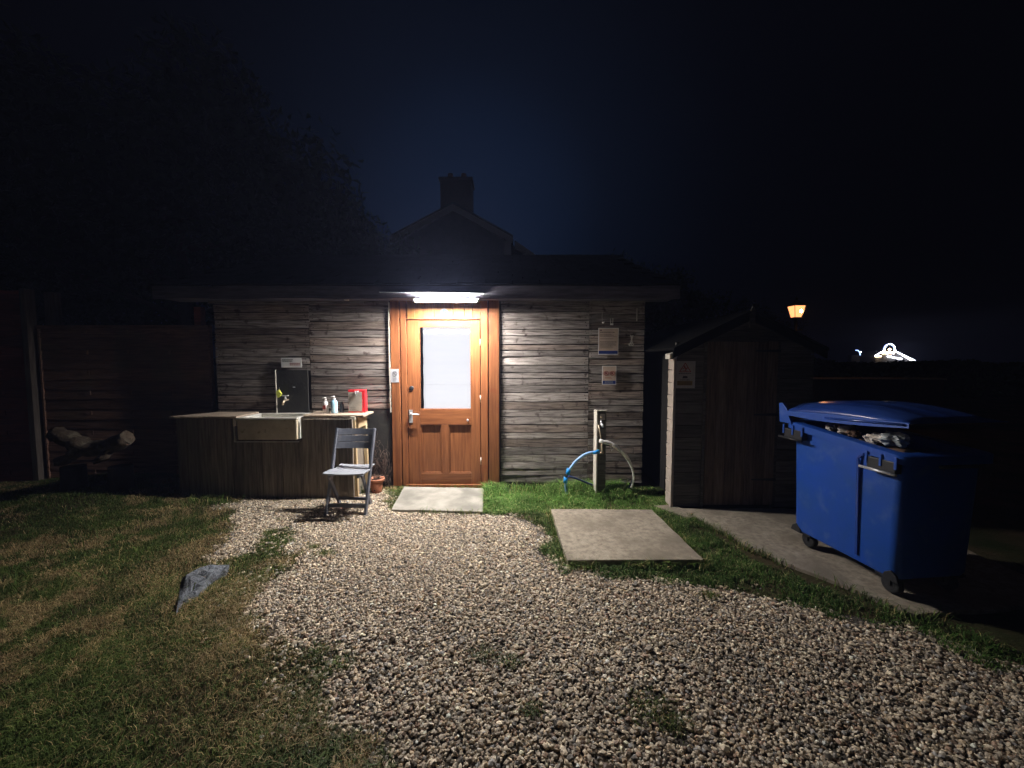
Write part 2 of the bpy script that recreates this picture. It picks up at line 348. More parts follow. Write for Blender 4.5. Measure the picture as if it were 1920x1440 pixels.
strip=[G(x,y)[:2] for x,y in ((1225,952),(1262,950),(1310,972),(1290,975))]
slab('kerb_stone',strip,.035,-.01,M['slab'],'small concrete edging strip between the large slab and the shed','edging')

def HB(x,y): return .13*np.exp(-((np.asarray(x)+4.5)/1.15)**2-((np.asarray(y)-4.5)/.75)**2)
q=MB(); vs_=[]; nx=44; ny=30
for j in range(ny+1):
    for i in range(nx+1):
        x=-7.4+5.0*i/nx; y=2.6+3.4*j/ny; vs_.append((x,y,float(HB(x,y))-.004+.006*random.random()))
q.add(vs_,[(j*(nx+1)+i,j*(nx+1)+i+1,(j+1)*(nx+1)+i+1,(j+1)*(nx+1)+i) for j in range(ny) for i in range(nx)],0,True); tag(q.build('lawn_bank',M['ground']),kind='structure')
# gravel stones
def cand(n,x0,x1,y0,y1):
    return rng.uniform(x0,x1,n),rng.uniform(y0,y1,n)
patches=[(905,1232,34),(957,1247,26),(999,1337,26),(1216,1331,52),(1262,1362,34),(1040,1026,30),(610,1040,22),(600,1225,34),(640,1250,30),(590,1028,12),(1330,1120,20)]
patw=[]
for a,b,r_ in patches:
    c=G(a,b); s=(c-G(a+r_,b)).length; patw.append((c.x,c.y,s))
def gravel_mask(X,Y,amp=.34):
    jx=(fn(X,Y,5)-.5)*amp+rng.normal(0,.028,len(X)); jy=(fn(X+9,Y+4,5)-.5)*amp+rng.normal(0,.028,len(X))
    m=inpoly(X+jx,Y+jy,gp)
    m&=~inpoly(X,Y,stepp); m&=~inpoly(X,Y,bigp); m&=~inpoly(X,Y,padp)
    return m
def palette(n):
    base=np.array([[.58,.49,.37],[.48,.40,.305],[.36,.30,.235],[.66,.56,.43],[.46,.35,.235],[.20,.18,.16],[.54,.48,.40],[.29,.20,.145],[.74,.67,.57],[.35,.335,.325]])
    p=rng.choice(len(base),n,p=[.17,.15,.17,.09,.11,.10,.06,.09,.03,.03])
    return np.clip(base[p]*rng.uniform(.40,1.38,(n,1))*np.array([[1.02,1.0,.95]]),.02,.80)
def scatter_gravel(n,x0,x1,y0,y1,lvl,smin,smax,seed):
    X,Y=cand(n,x0,x1,y0,y1)
    m=gravel_mask(X,Y) & (np.abs(X)<1.45*Y+.25)
    # thin out under grass patches
    keep=np.ones(n,bool)
    for cx,cy,s in patw:
        d=np.hypot(X-cx,Y-cy); keep&=~((d<s*.9)&(rng.random(n)<.45))
    m&=keep; X=X[m]; Y=Y[m]; k=len(X)
    sz=np.clip(rng.lognormal(math.log((smin+smax)/2),.38,k),smin,smax*1.15)*(.9+.35*(fn(X,Y,1.5)-.5))
    sz=np.where(rng.random(k)<.012,sz*1.7,sz)
    Z=.006+rng.uniform(-.2,.9,k)*sz
    o=link('gravel',stones('gravel',X,Y,Z,sz,palette(k),lvl,seed)); tag(o,'loose mixed beige and grey gravel covering the yard','gravel',kind='stuff'); return k
ng=scatter_gravel(46000,-1.3,3.0,1.15,2.1,1,.0040,.0105,1)
ng2=scatter_gravel(100000,-2.9,3.4,2.1,3.2,1,.0042,.0098,2)
ng3=scatter_gravel(96000,-3.6,2.2,3.2,4.5,1,.0044,.0096,3)
print('stones',ng,ng2,ng3)
# stray stones in the ragged lawn edge
X,Y=cand(5200,-2.2,.0,1.2,3.6); m=(~gravel_mask(X,Y,.0))&gravel_mask(X+.26,Y+.02,.35); X=X[m];Y=Y[m]
o=link('stray_gravel',stones('stray_gravel',X,Y,np.full(len(X),.010),rng.uniform(.006,.013,len(X)),palette(len(X)),1,9)); tag(o,'stray gravel stones scattered into the ragged lawn edge','gravel',kind='stuff')

# grass ---------------------------------------------------------------
def gcol(X,Y,dry,green=1.0):
    n=len(X); G1=np.array([.045,.085,.015]); G2=np.array([.105,.135,.030]); S=np.array([.46,.35,.17]); B=np.array([.20,.13,.06])
    t=rng.random((n,1)); c=G1*(1-t)+G2*t
    s=rng.random((n,1)); st=S*(1-s)+B*s
    isd=(rng.random(n)<dry)[:,None]
    return np.where(isd,st,c*green)*rng.uniform(.5,1.45,(n,1))*(.55+.9*fn(X+1,Y+2,7))[:,None]
def nonhard(X,Y):
    return (~inpoly(X,Y,stepp))&(~inpoly(X,Y,bigp))&(~inpoly(X,Y,padp))
def lawn(n,x0,x1,y0,y1,wd,seed,hs=(.012,.042)):
    X,Y=cand(n,x0,x1,y0,y1)
    m=(~gravel_mask(X,Y,.34))&nonhard(X,Y)&(np.abs(X)<1.45*Y+.3)&(X<.2)
    dens=fn(X+3,Y,3.1); m&=(rng.random(n)<np.clip((dens-.18)*3.0,.25,1))
    X=X[m];Y=Y[m]; d=np.clip((.5*fn(X,Y+7,2.1)+.5*fn(X+3,Y,7.5)-.49)*6.0,.05,.85)
    # a worn dry patch in the middle of the lawn and along the gravel
    for cx,cy,s in ((-1.75,2.35,.45),(-1.35,1.9,.45),(-2.4,2.7,.4),(-2.3,3.65,.35),(-1.1,1.6,.3)):
        d=np.maximum(d,.62*np.exp(-((X-cx)**2+(Y-cy)**2)/s**2/1.0))
    h=rng.uniform(hs[0],hs[1],len(X))*(.55+1.0*fn(X,Y,2.3))
    h=np.where(rng.random(len(X))<.010,h*2.2,h)
    o=link('lawn_grass',blades('lawn_grass',X,Y,HB(X,Y),h,wd*np.ones(len(X)),gcol(X,Y,d),seed,1.25)); tag(o,'patchy short lawn grass, green with dry straw areas, left of the gravel','grass',kind='stuff'); return len(X)
print('lawn',lawn(200000,-3.4,-.1,1.15,2.6,.0032,11),lawn(190000,-6.4,-1.2,2.6,4.7,.0042,12))
# lush strip along the building and round the slabs
gr_px=[(905,918),(1215,912),(1260,945),(1320,975),(1345,1010),(1420,1055),(1520,1095),(1650,1140),(1800,1180),(1925,1235),(1925,1290),(1800,1240),(1690,1196),(1500,1142),(1350,1112),(1200,1094),(1070,1078),(1010,1032),(1045,1012),(1020,998),(985,978),(900,962)]
grp=[G(a,b)[:2] for a,b in gr_px]
X,Y=cand(380000,-.5,3.2,1.8,4.5); jx=(fn(X,Y,6)-.5)*.15
m=inpoly(X+jx,Y+jx,grp)&nonhard(X,Y); m&=(rng.random(len(X))<np.clip((fn(X,Y,6)-.25)*3,.12,1)*np.where(Y>3.75,1,.5)); X=X[m];Y=Y[m]
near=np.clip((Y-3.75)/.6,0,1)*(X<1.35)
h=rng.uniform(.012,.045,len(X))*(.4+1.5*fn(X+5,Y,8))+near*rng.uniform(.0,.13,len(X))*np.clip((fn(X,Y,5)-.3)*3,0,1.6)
cl=gcol(X,Y,np.where(near>.2,.06,.16)); cl*=np.where(Y>3.75,1.75,.95)[:,None]; cl[:,1]*=1.15; cl[:,0]*=.85  # lamp falloff put into the colour: brighter near the building, dimmer beyond
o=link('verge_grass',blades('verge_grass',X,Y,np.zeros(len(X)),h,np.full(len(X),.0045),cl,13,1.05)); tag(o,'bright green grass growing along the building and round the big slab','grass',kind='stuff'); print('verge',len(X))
for pl_,dn in ((bigp,26),(stepp,7),(padp,10)):
    ex=[];ey=[]
    for i in range(len(pl_)):
        a=np.array(pl_[i]); b=np.array(pl_[(i+1)%len(pl_)]); L_=np.hypot(*(b-a)); 
        if pl_ is padp and (a[0]>2.6 or a[1]>3.82): continue
        k=int(dn*L_*40*max(0,float(fn(a[0:1],a[1:2],4)[0])*2.6-.75)); t_=rng.random((k,1)); p_=a+(b-a)*t_; nrm=np.array([(b-a)[1],-(b-a)[0]])/max(L_,1e-6)*(1 if pl_ is padp else -1)
        p_=p_+nrm*rng.uniform(-.004,.05,(k,1)); ex.append(p_[:,0]); ey.append(p_[:,1])
    X=np.concatenate(ex);Y=np.concatenate(ey); cl=gcol(X,Y,.15); cl*=1.2; cl[:,1]*=1.1
    o=link('edge_grass',blades('edge_grass',X,Y,np.zeros(len(X)),rng.uniform(.04,.105,len(X)),np.full(len(X),.004),cl,16,1.0)); tag(o,'ragged grass creeping over the edges of the concrete slabs','grass',kind='stuff')
# tufts in the gravel
XX=[];YY=[]
for cx,cy,s in patw:
    k=int(180+s*s*14000); XX.append(rng.normal(cx,s*.5,k)); YY.append(rng.normal(cy,s*.38,k))
X=np.concatenate(XX);Y=np.concatenate(YY); m=nonhard(X,Y); X=X[m];Y=Y[m]
cl=gcol(X,Y,.22); 
o=link('grass_tufts',blades('grass_tufts',X,Y,np.full(len(X),.008),rng.uniform(.008,.034,len(X)),np.full(len(X),.0032),cl,14,1.3)); tag(o,'small grass patches sprouting through the gravel','grass',kind='stuff')
# long tall blades by the tap post and a few long stalks in the lawn
X=np.concatenate([rng.normal(.62,.16,500),rng.normal(.25,.2,260),rng.normal(1.15,.16,300),rng.normal(-1.62,.05,40),rng.normal(-3.15,.12,160),rng.normal(-3.0,.5,60)])
Y=np.concatenate([rng.normal(4.32,.08,500),rng.normal(4.36,.07,260),rng.normal(4.3,.08,300),rng.normal(4.38,.03,40),rng.normal(3.95,.05,160),rng.uniform(2.2,3.4,60)])
m=(Y<4.5)&nonhard(X,Y); X=X[m]; Y=Y[m]
cl=gcol(X,Y,.12); cl[:,1]*=1.2
o=link('tall_grass',blades('tall_grass',X,Y,np.zeros(len(X)),rng.uniform(.06,.19,len(X)),np.full(len(X),.005),cl,15,.9)); tag(o,'taller loose grass blades against the building wall and in the lawn','grass',kind='stuff')

# ------------------------------------------------------------ the wooden building
YW=4.55; XL=P(400,600,YW).x; XR=P(1210,600,YW).x; ZT=2.20
YF=4.31; ZFB=P(900,560,YF).z
bld=empty('wooden_building',(0,0,0),0,'low weathered plank outbuilding with an orange pine door under a strip lamp','building')
DXL=P(733,700,YW).x; DXR=P(937,700,YW).x      # opening with orange boards
w_=MB(); w_.bb((XL+.01,YW+.03,0),(DXL,YW+.12,ZT)); w_.bb((DXR,YW+.03,0),(XR-.01,YW+.12,ZT)); w_.bb((XL+.01,YW+.12,0),(XL+.10,7.2,2.4)); w_.bb((XR-.10,YW+.12,0),(XR-.01,7.2,2.4)); w_.bb((XL+.01,7.2,0),(XR-.01,7.3,3.1)); w_.bb((DXL,YW+.20,0),(DXR,YW+.26,ZT))
w_.build('wall',M['backing'],bld)
# plank variants: unit length x unit height, wavy lower and upper edges
def plank_mesh(seed,mt):
    r=random.Random(seed); mb=MB(); n=14; top=[];bot=[]
    a=r.uniform(0,6);b=r.uniform(0,6)
    for i in range(n+1):
        x=-.5+i/n
        top.append((x,.5+.022*math.sin(x*7+a)+r.uniform(-.018,.018))); bot.append((x,-.5+.028*math.sin(x*6+b)+r.uniform(-.022,.022)))
    t=r.uniform(-.12,.12)
    vs_=[];
    for i in range(n+1):
        x=top[i][0]; y0=r.uniform(-.06,.06)*.3
        vs_+=[(x,0,bot[i][1]),(x,-1+t*x*4+y0,bot[i][1]+.02),(x,-1-t*x*4+y0,top[i][1]-.02),(x,0,top[i][1])]
    fs=[]
    for i in range(n):
        q=4*i
        for k in range(4): fs.append((q+k,q+4+k,q+4+(k+1)%4,q+(k+1)%4))
    fs+=[(0,1,2,3),(4*n+3,4*n+2,4*n+1,4*n)]
    mb.add(vs_,fs)
    for sx in (-.46,.46):
        for z in (-.2,.22):
            x=sx+r.uniform(-.012,.012); zz=z+r.uniform(-.08,.08); d=.0045; e_=.055
            mb.add([(x-d,-1.14,zz-e_),(x+d,-1.14,zz-e_),(x+d,-1.14,zz+e_),(x-d,-1.14,zz+e_),(x-d,-.8,zz-e_),(x+d,-.8,zz-e_),(x+d,-.8,zz+e_),(x-d,-.8,zz+e_)],[(0,1,2,3),(0,1,5,4),(1,2,6,5),(2,3,7,6),(3,0,4,7)],1)
    import bmesh
    me=mb.mesh('plank',[mt,M['nail']]); bm=bmesh.new(); bm.from_mesh(me); bmesh.ops.recalc_face_normals(bm,faces=bm.faces); bm.to_mesh(me); bm.free(); return me
PV=[plank_mesh(i,M['plank']) for i in range(7)]; PW=[plank_mesh(20+i,M['plank_warm']) for i in range(5)]
def wallcol(x0,x1,z0,z1,warm,skip=None,hm=.084):
    z=z1; i=0
    while z>z0+.03:
        h=random.uniform(hm*.78,hm*1.25); h=min(h,z-z0)
        if skip and skip(z-h/2): x1s=skip(z-h/2)
        else: x1s=(x0,x1)
        if x1s[1]-x1s[0]>.05:
            me=random.choice(PW if random.random()<warm else PV)
            th=random.uniform(.017,.025)
            o=link('plank',me,bld,loc=((x1s[0]+x1s[1])/2+random.uniform(-.004,.004),YW+.03,z-h/2),scale=((x1s[1]-x1s[0])-.006,th,h-random.uniform(.004,.010)),rot=(random.uniform(-.04,.03),random.uniform(-.005,.005),random.uniform(-.003,.003)))
        z-=h; i+=1
xm=P(580,650,YW).x; ZP=P(700,768,YW).z
xa=P(517,700,YW).x; zb=P(540,693,YW).z
wallcol(XL,xm,ZP,ZT,.6,lambda z:(XL,xa-.01) if z<zb else None)
wallcol(xm,DXL-.012,ZP,ZT,.3)
xm2=P(1104,700,YW).x
wallcol(DXR+.008,xm2,.05,ZT,.12); wallcol(xm2,XR,.05,ZT,.35)
# lower dark board beside the door, trims
MB().bb((P(690,800,YW).x,YW+.008,.0),(DXL-.006,YW+.028,ZP-.004)).build('kick_board',M['blackmat'],bld)
MB().bb((xm+.02,YW+.008,.0),(P(690,800,YW).x-.004,YW+.026,ZP-.006)).build('kick_board',M['sinkboard'],bld)
MB().bb((XL,YW+.008,.0),(xm+.016,YW+.026,ZP-.006)).build('kick_board',M['sinkboard'],bld)
mb=MB(); x=DXL-.008
pts=[]; z=ZP-.03
while z<ZT: pts.append(z); z+=.06
for a,b in zip(pts,pts[1:]): mb.bb((x-.006+random.uniform(-.003,.003),YW-.018,a),(x+.006,YW+.02,b-.0005))
mb.build('edge_trim',M['trim'],bld)
MB().bb((DXR-.002,YW-.012,.05),(DXR+.008,YW+.02,ZT)).build('edge_trim',M['backing'],bld)
# outer frame boards (left, right), bottoms slightly ragged
def fb(px0,px1,y0,y1,z0=.02,name='frame_board',mt='frame'):
    return MB().bb((P(px0,700,YW).x,y0,z0),(P(px1,700,YW).x,y1,ZT)).build(name,M[mt],bld,bevel=.004)
fb(734,750,YW-.014,YW+.06); fb(752,762.5,YW+.006,YW+.10)
fb(917,936,YW-.020,YW+.06,-.0); fb(901.5,914.5,YW+.004,YW+.10,.0)
MB().bb((P(913,700,YW).x+.012,YW+.03,0),(P(917,700,YW).x+.0,YW+.05,ZT)).build('frame_gap',M['backing'],bld)
# header boards above the door
HZ=P(830,598,YW).z; x=P(763,600,YW).x; xe=P(901,600,YW).x; i=0
ws=[.095,.10,.135,.12,.11,.14,.095,.10]; s_=(xe-x)/sum(ws)
for q in ws:
    MB().bb((x+.0015,YW+.010+.003*(i%2),HZ+.012),(x+q*s_-.0015,YW+.05,ZT)).build('header_board',M['header'],bld,bevel=.003); x+=q*s_; i+=1
MB().bb((P(760,600,YW).x+.012,YW-.004,HZ-.004),(P(902,600,YW).x-.004,YW+.04,HZ+.011)).build('head_bead',M['frame'],bld,bevel=.002)
# the door
door=empty('door',(0,0,0)); door.parent=bld
DX0=P(763.5,700,YW).x; DX1=P(900,700,YW).x; DZ0=.035; DZ1=HZ-.008; YD=YW+.018
gx0=P(786,700,YW).x; gx1=P(883,700,YW).x; gz1=P(830,612,YW).z; gz0=P(830,768,YW).z; mr=P(830,797,YW).z
def dp(name,a,b,mt,bev=.003): return MB().bb(a,b).build(name,M[mt],door,bevel=bev)
dp('stile',(DX0,YD,DZ0),(gx0,YD+.045,DZ1),'door'); dp('stile',(gx1,YD,DZ0),(DX1,YD+.045,DZ1),'door')
dp('rail',(gx0+.0005,YD+.001,gz1),(gx1-.0005,YD+.045,DZ1),'door_h'); dp('rail',(gx0+.0005,YD+.001,mr),(gx1-.0005,YD+.045,gz0),'door_h'); brz=P(830,888,YW).z
dp('rail',(gx0+.0005,YD+.001,DZ0),(gx1-.0005,YD+.045,brz),'door_h')
mx0=P(827,800,YW).x; mx1=P(841,800,YW).x; dp('muntin',(mx0,YD+.001,brz),(mx1,YD+.045,mr),'door')
for a,b in ((gx0,mx0),(mx1,gx1)):
    q=MB(); q.bb((a,YD+.022,brz),(b,YD+.038,mr)); 
    q.build('door_panel',M['door'],door)
    q=MB(); t=.012
    q.bb((a,YD+.008,brz),(a+t,YD+.022,mr)); q.bb((b-t,YD+.008,brz),(b,YD+.022,mr)); q.bb((a+t,YD+.0085,mr-t),(b-t,YD+.022,mr)); q.bb((a+t,YD+.0085,brz),(b-t,YD+.022,brz+t)); q.build('panel_bead',M['door'],door,bevel=.003)
q=MB(); t=.008; q.bb((gx0,YD+.004,gz0),(gx0+t,YD+.024,gz1)); q.bb((gx1-t,YD+.004,gz0),(gx1,YD+.024,gz1)); q.bb((gx0+t,YD+.0045,gz1-t),(gx1-t,YD+.024,gz1)); q.bb((gx0+t,YD+.0045,gz0),(gx1-t,YD+.024,gz0+t)); q.build('glazing_bead',M['door'],door,bevel=.002)
MB().bb((gx0+.002,YD+.026,gz0),(gx1-.002,YD+.030,gz1)).build('window_pane',M['glass'],door)
# blind: gently rippled sheet with three horizontal folds, dark gap at the left
q=MB(); nb=26; bx0=gx0+.035; bx1=gx1-.008; vs_=[]; 
for i in range(nb+1):
    z=gz0+.006+(gz1-gz0-.012)*i/nb; fr=(z-gz0)/(gz1-gz0); dy=.006*math.exp(-((fr-.30)/.012)**2)+.006*math.exp(-((fr-.55)/.012)**2)+.003*math.sin(i*1.3)
    vs_+=[(bx0+.002*math.sin(i*.9),YD+.048+dy,z),((bx0+bx1)/2,YD+.046+dy,z),(bx1,YD+.048+dy,z)]
q.add(vs_,[(3*i+k,3*i+k+1,3*i+k+4,3*i+k+3) for i in range(nb) for k in range(2)],0,False); q.build('blind',M['blind'],door)
q=MB(); 
for fr in (.30,.55): q.bb((bx0,YD+.040,gz0+(gz1-gz0)*fr-.0012),(bx1,YD+.0445,gz0+(gz1-gz0)*fr+.0012))
q.build('blind_fold',M['paper_w'],door)
MB().bb((gx0-.01,YD+.10,gz0-.02),(gx1+.01,YD+.12,gz1+.02)).build('inner_shade',M['backing'],door)
# furniture of the door
hx=P(770,780,YW).x; hz=P(770,781,YW).z
q=MB(); q.bb((hx-.020,YD-.006,hz-.075),(hx+.020,YD-.0005,hz+.075)); q.lathe([(.012,0),(.012,.035)],(hx,YD-.004,hz+.03),12,axis='Y'); q.tube([(hx,YD-.040,hz+.03),(hx+.03,YD-.044,hz+.03),(hx+.105,YD-.042,hz+.026)],[.010,.009,.008],8); q.bb((hx-.004,YD-.0075,hz-.045),(hx+.004,YD-.0055,hz-.020),0); q.build('handle',M['metal'],door)
q=MB(); q.lathe([(.026,0),(.026,.006),(.020,.010),(.012,.011)],(P(771,728,YW).x,YD,P(771,728,YW).z),18,axis='Y'); q.build('lock',M['black'],door)
q=MB(); q.lathe([(.010,0),(.008,.014),(.014,.020),(.010,.028)],(P(877,788,YW).x,YD,P(877,788,YW).z),12,axis='Y'); q.build('knob',M['metal'],door)
for yy in (642,748,865):
    q=MB(); z=P(902,yy,YW).z; q.tube([(DX1+.004,YD-.004,z-.04),(DX1+.004,YD-.004,z+.04)],.006,8); q.build('hinge',M['trim'],door)
MB().bb((P(760,900,YW).x,YW-.0,0),(P(903,900,YW).x,YW+.08,.033)).build('threshold',M['frame'],bld,bevel=.004)
# toilet sign on the header
s=P(833,586,YW); sg=empty('toilet_sign',(s.x,YW-.002,s.z),0,'small round blue and white sign with two figures above the door','sign')
MB().lathe([(.044,0),(.044,.004)],(0,0,0),28,axis='Y').build('plate',mat('sign_plate_grey',(.22,.22,.24),.9,spec=.05),sg)
MB().lathe([(.034,.004),(.034,.0048)],(0,0,0),28,axis='Y').build('blue_field',mat('sign_pale_blue',(.10,.13,.24),.9,spec=.03),sg)
q=MB()
for sx,sk in ((-.012,0),(.013,1)):
    q.lathe([(.0045,.0052),(.0045,.0058)],(sx,0,.017),10,axis='Y')
    if sk: q.prism([(sx-.004,.011),(sx+.004,.011),(sx+.009,-.010),(sx-.009,-.010)],-.0060,-.0052,0,'XZ')
    else: q.prism([(sx-.007,.011),(sx+.007,.011),(sx+.006,-.008),(sx-.006,-.008)],-.0060,-.0052,0,'XZ')
    q.bb((sx-.0045,-.0060,-.024),(sx-.001,-.0052,-.008)); q.bb((sx+.001,-.0060,-.024),(sx+.0045,-.0052,-.008))
q.build('figures',mat('sign_navy_figures',(.004,.007,.035),.95,spec=.02),sg)
# fascia and roof
FX0=P(285,540,YF).x; FX1=P(1275,560,YF).x; ZFT=P(900,536,YF).z
q=MB(); nseg=26; xs=[FX0+(FX1-FX0)*i/nseg for i in range(nseg+1)]
zb_=[ZFB+.004*math.sin(i*1.1)+random.uniform(-.004,.004) for i in range(nseg+1)]; zt_=[ZFT+random.uniform(-.006,.006) for _ in range(nseg+1)]
vs_=[]
for i in range(nseg+1): vs_+=[(xs[i],YF,zb_[i]),(xs[i],YF,zt_[i]),(xs[i],YF+.03,zt_[i]),(xs[i],YF+.03,zb_[i])]
fs=[(4*i+k,4*i+4+k,4*i+4+(k+1)%4,4*i+(k+1)%4) for i in range(nseg) for k in range(4)]+[(0,1,2,3),(4*nseg,4*nseg+1,4*nseg+2,4*nseg+3)]
q.add(vs_,fs); q.build('fascia',M['fascia'],bld)
MB().bb((FX0+.02,YF+.031,ZFB+.012),(FX1-.02,YW+.10,ZFB+.022)).build('soffit',M['fascia'],bld)
MB().bb((XL-.05,YW-.005,ZFB-.016),(DXL-.3,YW+.02,ZFB+.006)).build('eave_batten',M['plank'],bld)
RY1=7.0; RZ1=P(900,480,RY1).z
sl=math.atan2(RZ1-ZFT,RY1-YF); L=math.hypot(RZ1-ZFT,RY1-YF)
q=MB(); q.add([(FX0,YF-.02,ZFT),(FX1,YF-.02,ZFT),(FX1,RY1,RZ1-.02),(FX0,RY1,RZ1-.02),(FX0,YF-.02,ZFT+.012),(FX1,YF-.02,ZFT+.012),(FX1,RY1,RZ1-.008),(FX0,RY1,RZ1-.008)],[(0,1,2,3),(4,5,6,7),(0,1,5,4),(1,2,6,5),(2,3,7,6),(3,0,4,7)]); q.build('roof_deck',M['felt'],bld)
q=MB(); q.add([(FX0,RY1,RZ1-.02),(FX1,RY1,RZ1-.02),(FX1,9.4,2.3),(FX0,9.4,2.3),(FX0,RY1,RZ1),(FX1,RY1,RZ1),(FX1,9.4,2.32),(FX0,9.4,2.32)],[(0,1,2,3),(4,5,6,7),(0,1,5,4),(1,2,6,5),(2,3,7,6),(3,0,4,7)]); q.build('roof_deck',M['felt'],bld)
for sx in (XL+.03,XR-.03):
    MB().prism([(YW+.12,2.2),(7.2,2.4),(7.2,3.1),(6.9,RZ1-.06),(YW+.12,2.27)],sx-.03,sx+.03,0,'YZ').build('gable_end',M['backing'],bld)
# shingles on the front slope
SH=[]
for v in range(4):
    w2=MB(); w2.box((0,0,0),(.29,.2,.012)); SH.append(w2.mesh('shingle',M['roof']))
rows=int(L/.21)
for r_ in range(rows):
    for c_ in range(20):
        x=FX0+.16+c_*.298+(r_%2)*.12
        if x>FX1-.12: continue
        t=(r_+.5)*.21; 
        link('shingle',SH[(r_*3+c_)%4],bld,loc=(x+random.uniform(-.004,.004),YF-.01+t*math.cos(sl),ZFT+.026+t*math.sin(sl)+random.uniform(-.003,.005)),rot=(sl+.04,0,random.uniform(-.012,.012)))
# flashing lip above the lamp: catches the light
q=MB(); a=P(712,548,YF); b=P(906,551,YF); n=16
for i in range(n):
    x0=a.x+(b.x-a.x)*i/n; x1=a.x+(b.x-a.x)*(i+1)/n; z=a.z+(b.z-a.z)*(i+.5)/n+random.uniform(-.0015,.0015)
    q.bb((x0,YF-.026-.012*min(1,i/5),z-.003),(x1,YF-.0005,z+.003))
q.build('drip_flashing',M['metal'],bld)
# strip lamp
lx0=P(781,567,YF).x; lx1=P(893,569,YF).x; lz=ZFB-.024
lam=empty('strip_lamp',((lx0+lx1)/2,YF-.030,lz),0,'lit white fluorescent strip lamp under the roof edge above the door','lamp')
hl=(lx1-lx0)/2
q=MB(); q.bb((-hl-.03,.007,.015),(hl+.03,.05,.0235)); q.bb((-hl-.012,.0145,-.0135),(hl+.012,.0175,.015)); q.bb((-hl-.03,-.016,-.014),(-hl-.005,.03,.014)); q.bb((hl+.005,-.016,-.014),(hl+.03,.03,.014)); q.build('housing',M['white'],lam)  # includes a back lip added to shade the header boards
MB().tube([(-hl,0,0),(hl,0,0)],.012,10,smooth=True).build('tube',M['tube'],lam)
# small sensor box at the eave, left
s=P(648,562,YF+.1); sb=empty('eave_bracket',(s.x,YF+.08,s.z+.01),0,'small white sensor bracket under the roof edge left of the door','sensor')
q=MB(); q.bar((-.06,0,.015),(.02,-.01,-.004),.03,.010); q.build('arm',M['white'],sb,bevel=.002)
q=MB(); q.bb((.0,-.03,-.024),(.045,.01,.004)); q.build('sensor_head',M['trim'],sb,bevel=.004)

# ------------------------------------------------------------ notices
def lines(q,x0,x1,z,n,dz,th,y,mi=0,ragged=.25,seed=0):
    r=random.Random(seed)
    for i in range(n):
        x=x0; xe=x1-(x1-x0)*r.uniform(0,ragged)
        while x<xe:
            wl_=min(r.uniform(.006,.02),xe-x); q.bb((x,y-.0006,z-i*dz-th),(x+wl_,y,z-i*dz),mi); x+=wl_+.003
def notice(name,px0,py0,px1,py1,Y,mt,label,cat='notice',th=.003):
    a=P(px0,py0,Y); b=P(px1,py1,Y); W=(b.x-a.x); H=(a.z-b.z)
    e=empty(name,((a.x+b.x)/2,Y,(a.z+b.z)/2),0,label,cat); MB().bb((-W/2,-th,-H/2),(W/2,0,H/2)).build('sheet',M[mt],e); return e,W,H
YN=YW-.012
e,W,H=notice('notice',1122,615,1159,665,YN,'paper_w','larger pale notice with tan field and blue foot on the right plank wall')
MB().bb((-W/2+.006,-.0036,-H/2+.046),(W/2-.006,-.003,H/2-.006)).build('tan_field',M['paper_t'],e)
MB().bb((-W/2+.006,-.0036,-H/2+.008),(W/2-.006,-.003,-H/2+.045)).build('blue_band',M['inkblue'],e)
q=MB(); y=-.0038
lines(q,-W/2+.02,W/2-.04,H/2-.045,1,.01,.007,y,0,.1,1); lines(q,-W/2+.02,W/2-.02,H/2-.072,3,.011,.0035,y,0,.3,2); q.bb((-W/2+.02,y-.0006,H/2-.125),(W/2-.06,y,H/2-.121)); lines(q,-W/2+.02,W/2-.02,H/2-.155,1,.01,.007,y,0,.05,3); lines(q,-W/2+.02,W/2-.02,H/2-.175,6,.010,.003,y,0,.3,4)
q.prism([(-W/2+.018,H/2-.034),(-W/2+.040,H/2-.034),(-W/2+.029,H/2-.014)],y-.0006,y,0,'XZ'); q.build('print',M['ink'],e)
e,W,H=notice('notice',1129,686,1155,721,YN,'paper_w','smaller white notice with two round symbols and a blue foot below the larger one')
MB().bb((-W/2+.008,-.0036,-H/2+.006),(W/2-.006,-.003,-H/2+.045)).build('blue_band',M['inkblue'],e)
MB().bb((-W/2+.008,-.0036,-H/2+.046),(W/2-.006,-.003,H/2-.006)).build('tan_field',M['paper_t'],e)
q=MB(); 
for sx in (-.035,.035):
    pts=[(sx+.024*math.cos(a_*.3927),-.0045,.022+.024*math.sin(a_*.3927)) for a_ in range(17)]; q.tube(pts,.0025,5,cap=False)
    q.bb((sx-.007,-.0045,.012),(sx+.006,-.0038,.032)); q.bar((sx-.015,-.0042,.038),(sx+.015,-.0042,.006),.003,.0006,up=(0,1,0))
lines(q,-.045,.045,-.022,2,.010,.004,-.0038,0,.3,6); q.build('print',M['inkred'],e)
q=MB(); 
lines(q,-.05,.05,-H/2+.034,2,.013,.006,-.0038,0,.2,8); q.build('band_lettering',M['inkgrey'],e)
M['card']=mat('grey_white_card',(.42,.42,.44),.7,spec=.15)
e,W,H=notice('notice',732,692,748,717,YW-.0145,'card','small white laminated card fixed to the left orange door board')
q=MB(); pts=[(.0+.026*math.cos(a_*.3927),-.0042,.022+.026*math.sin(a_*.3927)) for a_ in range(17)]; q.tube(pts,.002,5,cap=False); q.bar((-.016,-.0042,.038),(.016,-.0042,.006),.004,.0006,up=(0,1,0)); q.bar((-.01,-.0042,.010),(.0,-.0042,.036),.003,.0006,up=(0,1,0)); lines(q,-.022,.024,-.022,4,.012,.004,-.0034,0,.3,9); q.build('print',M['ink'],e)
e,W,H=notice('notice',527,671,566,689,YN,'paper_w','white label with dark and red lettering above the tap','label')
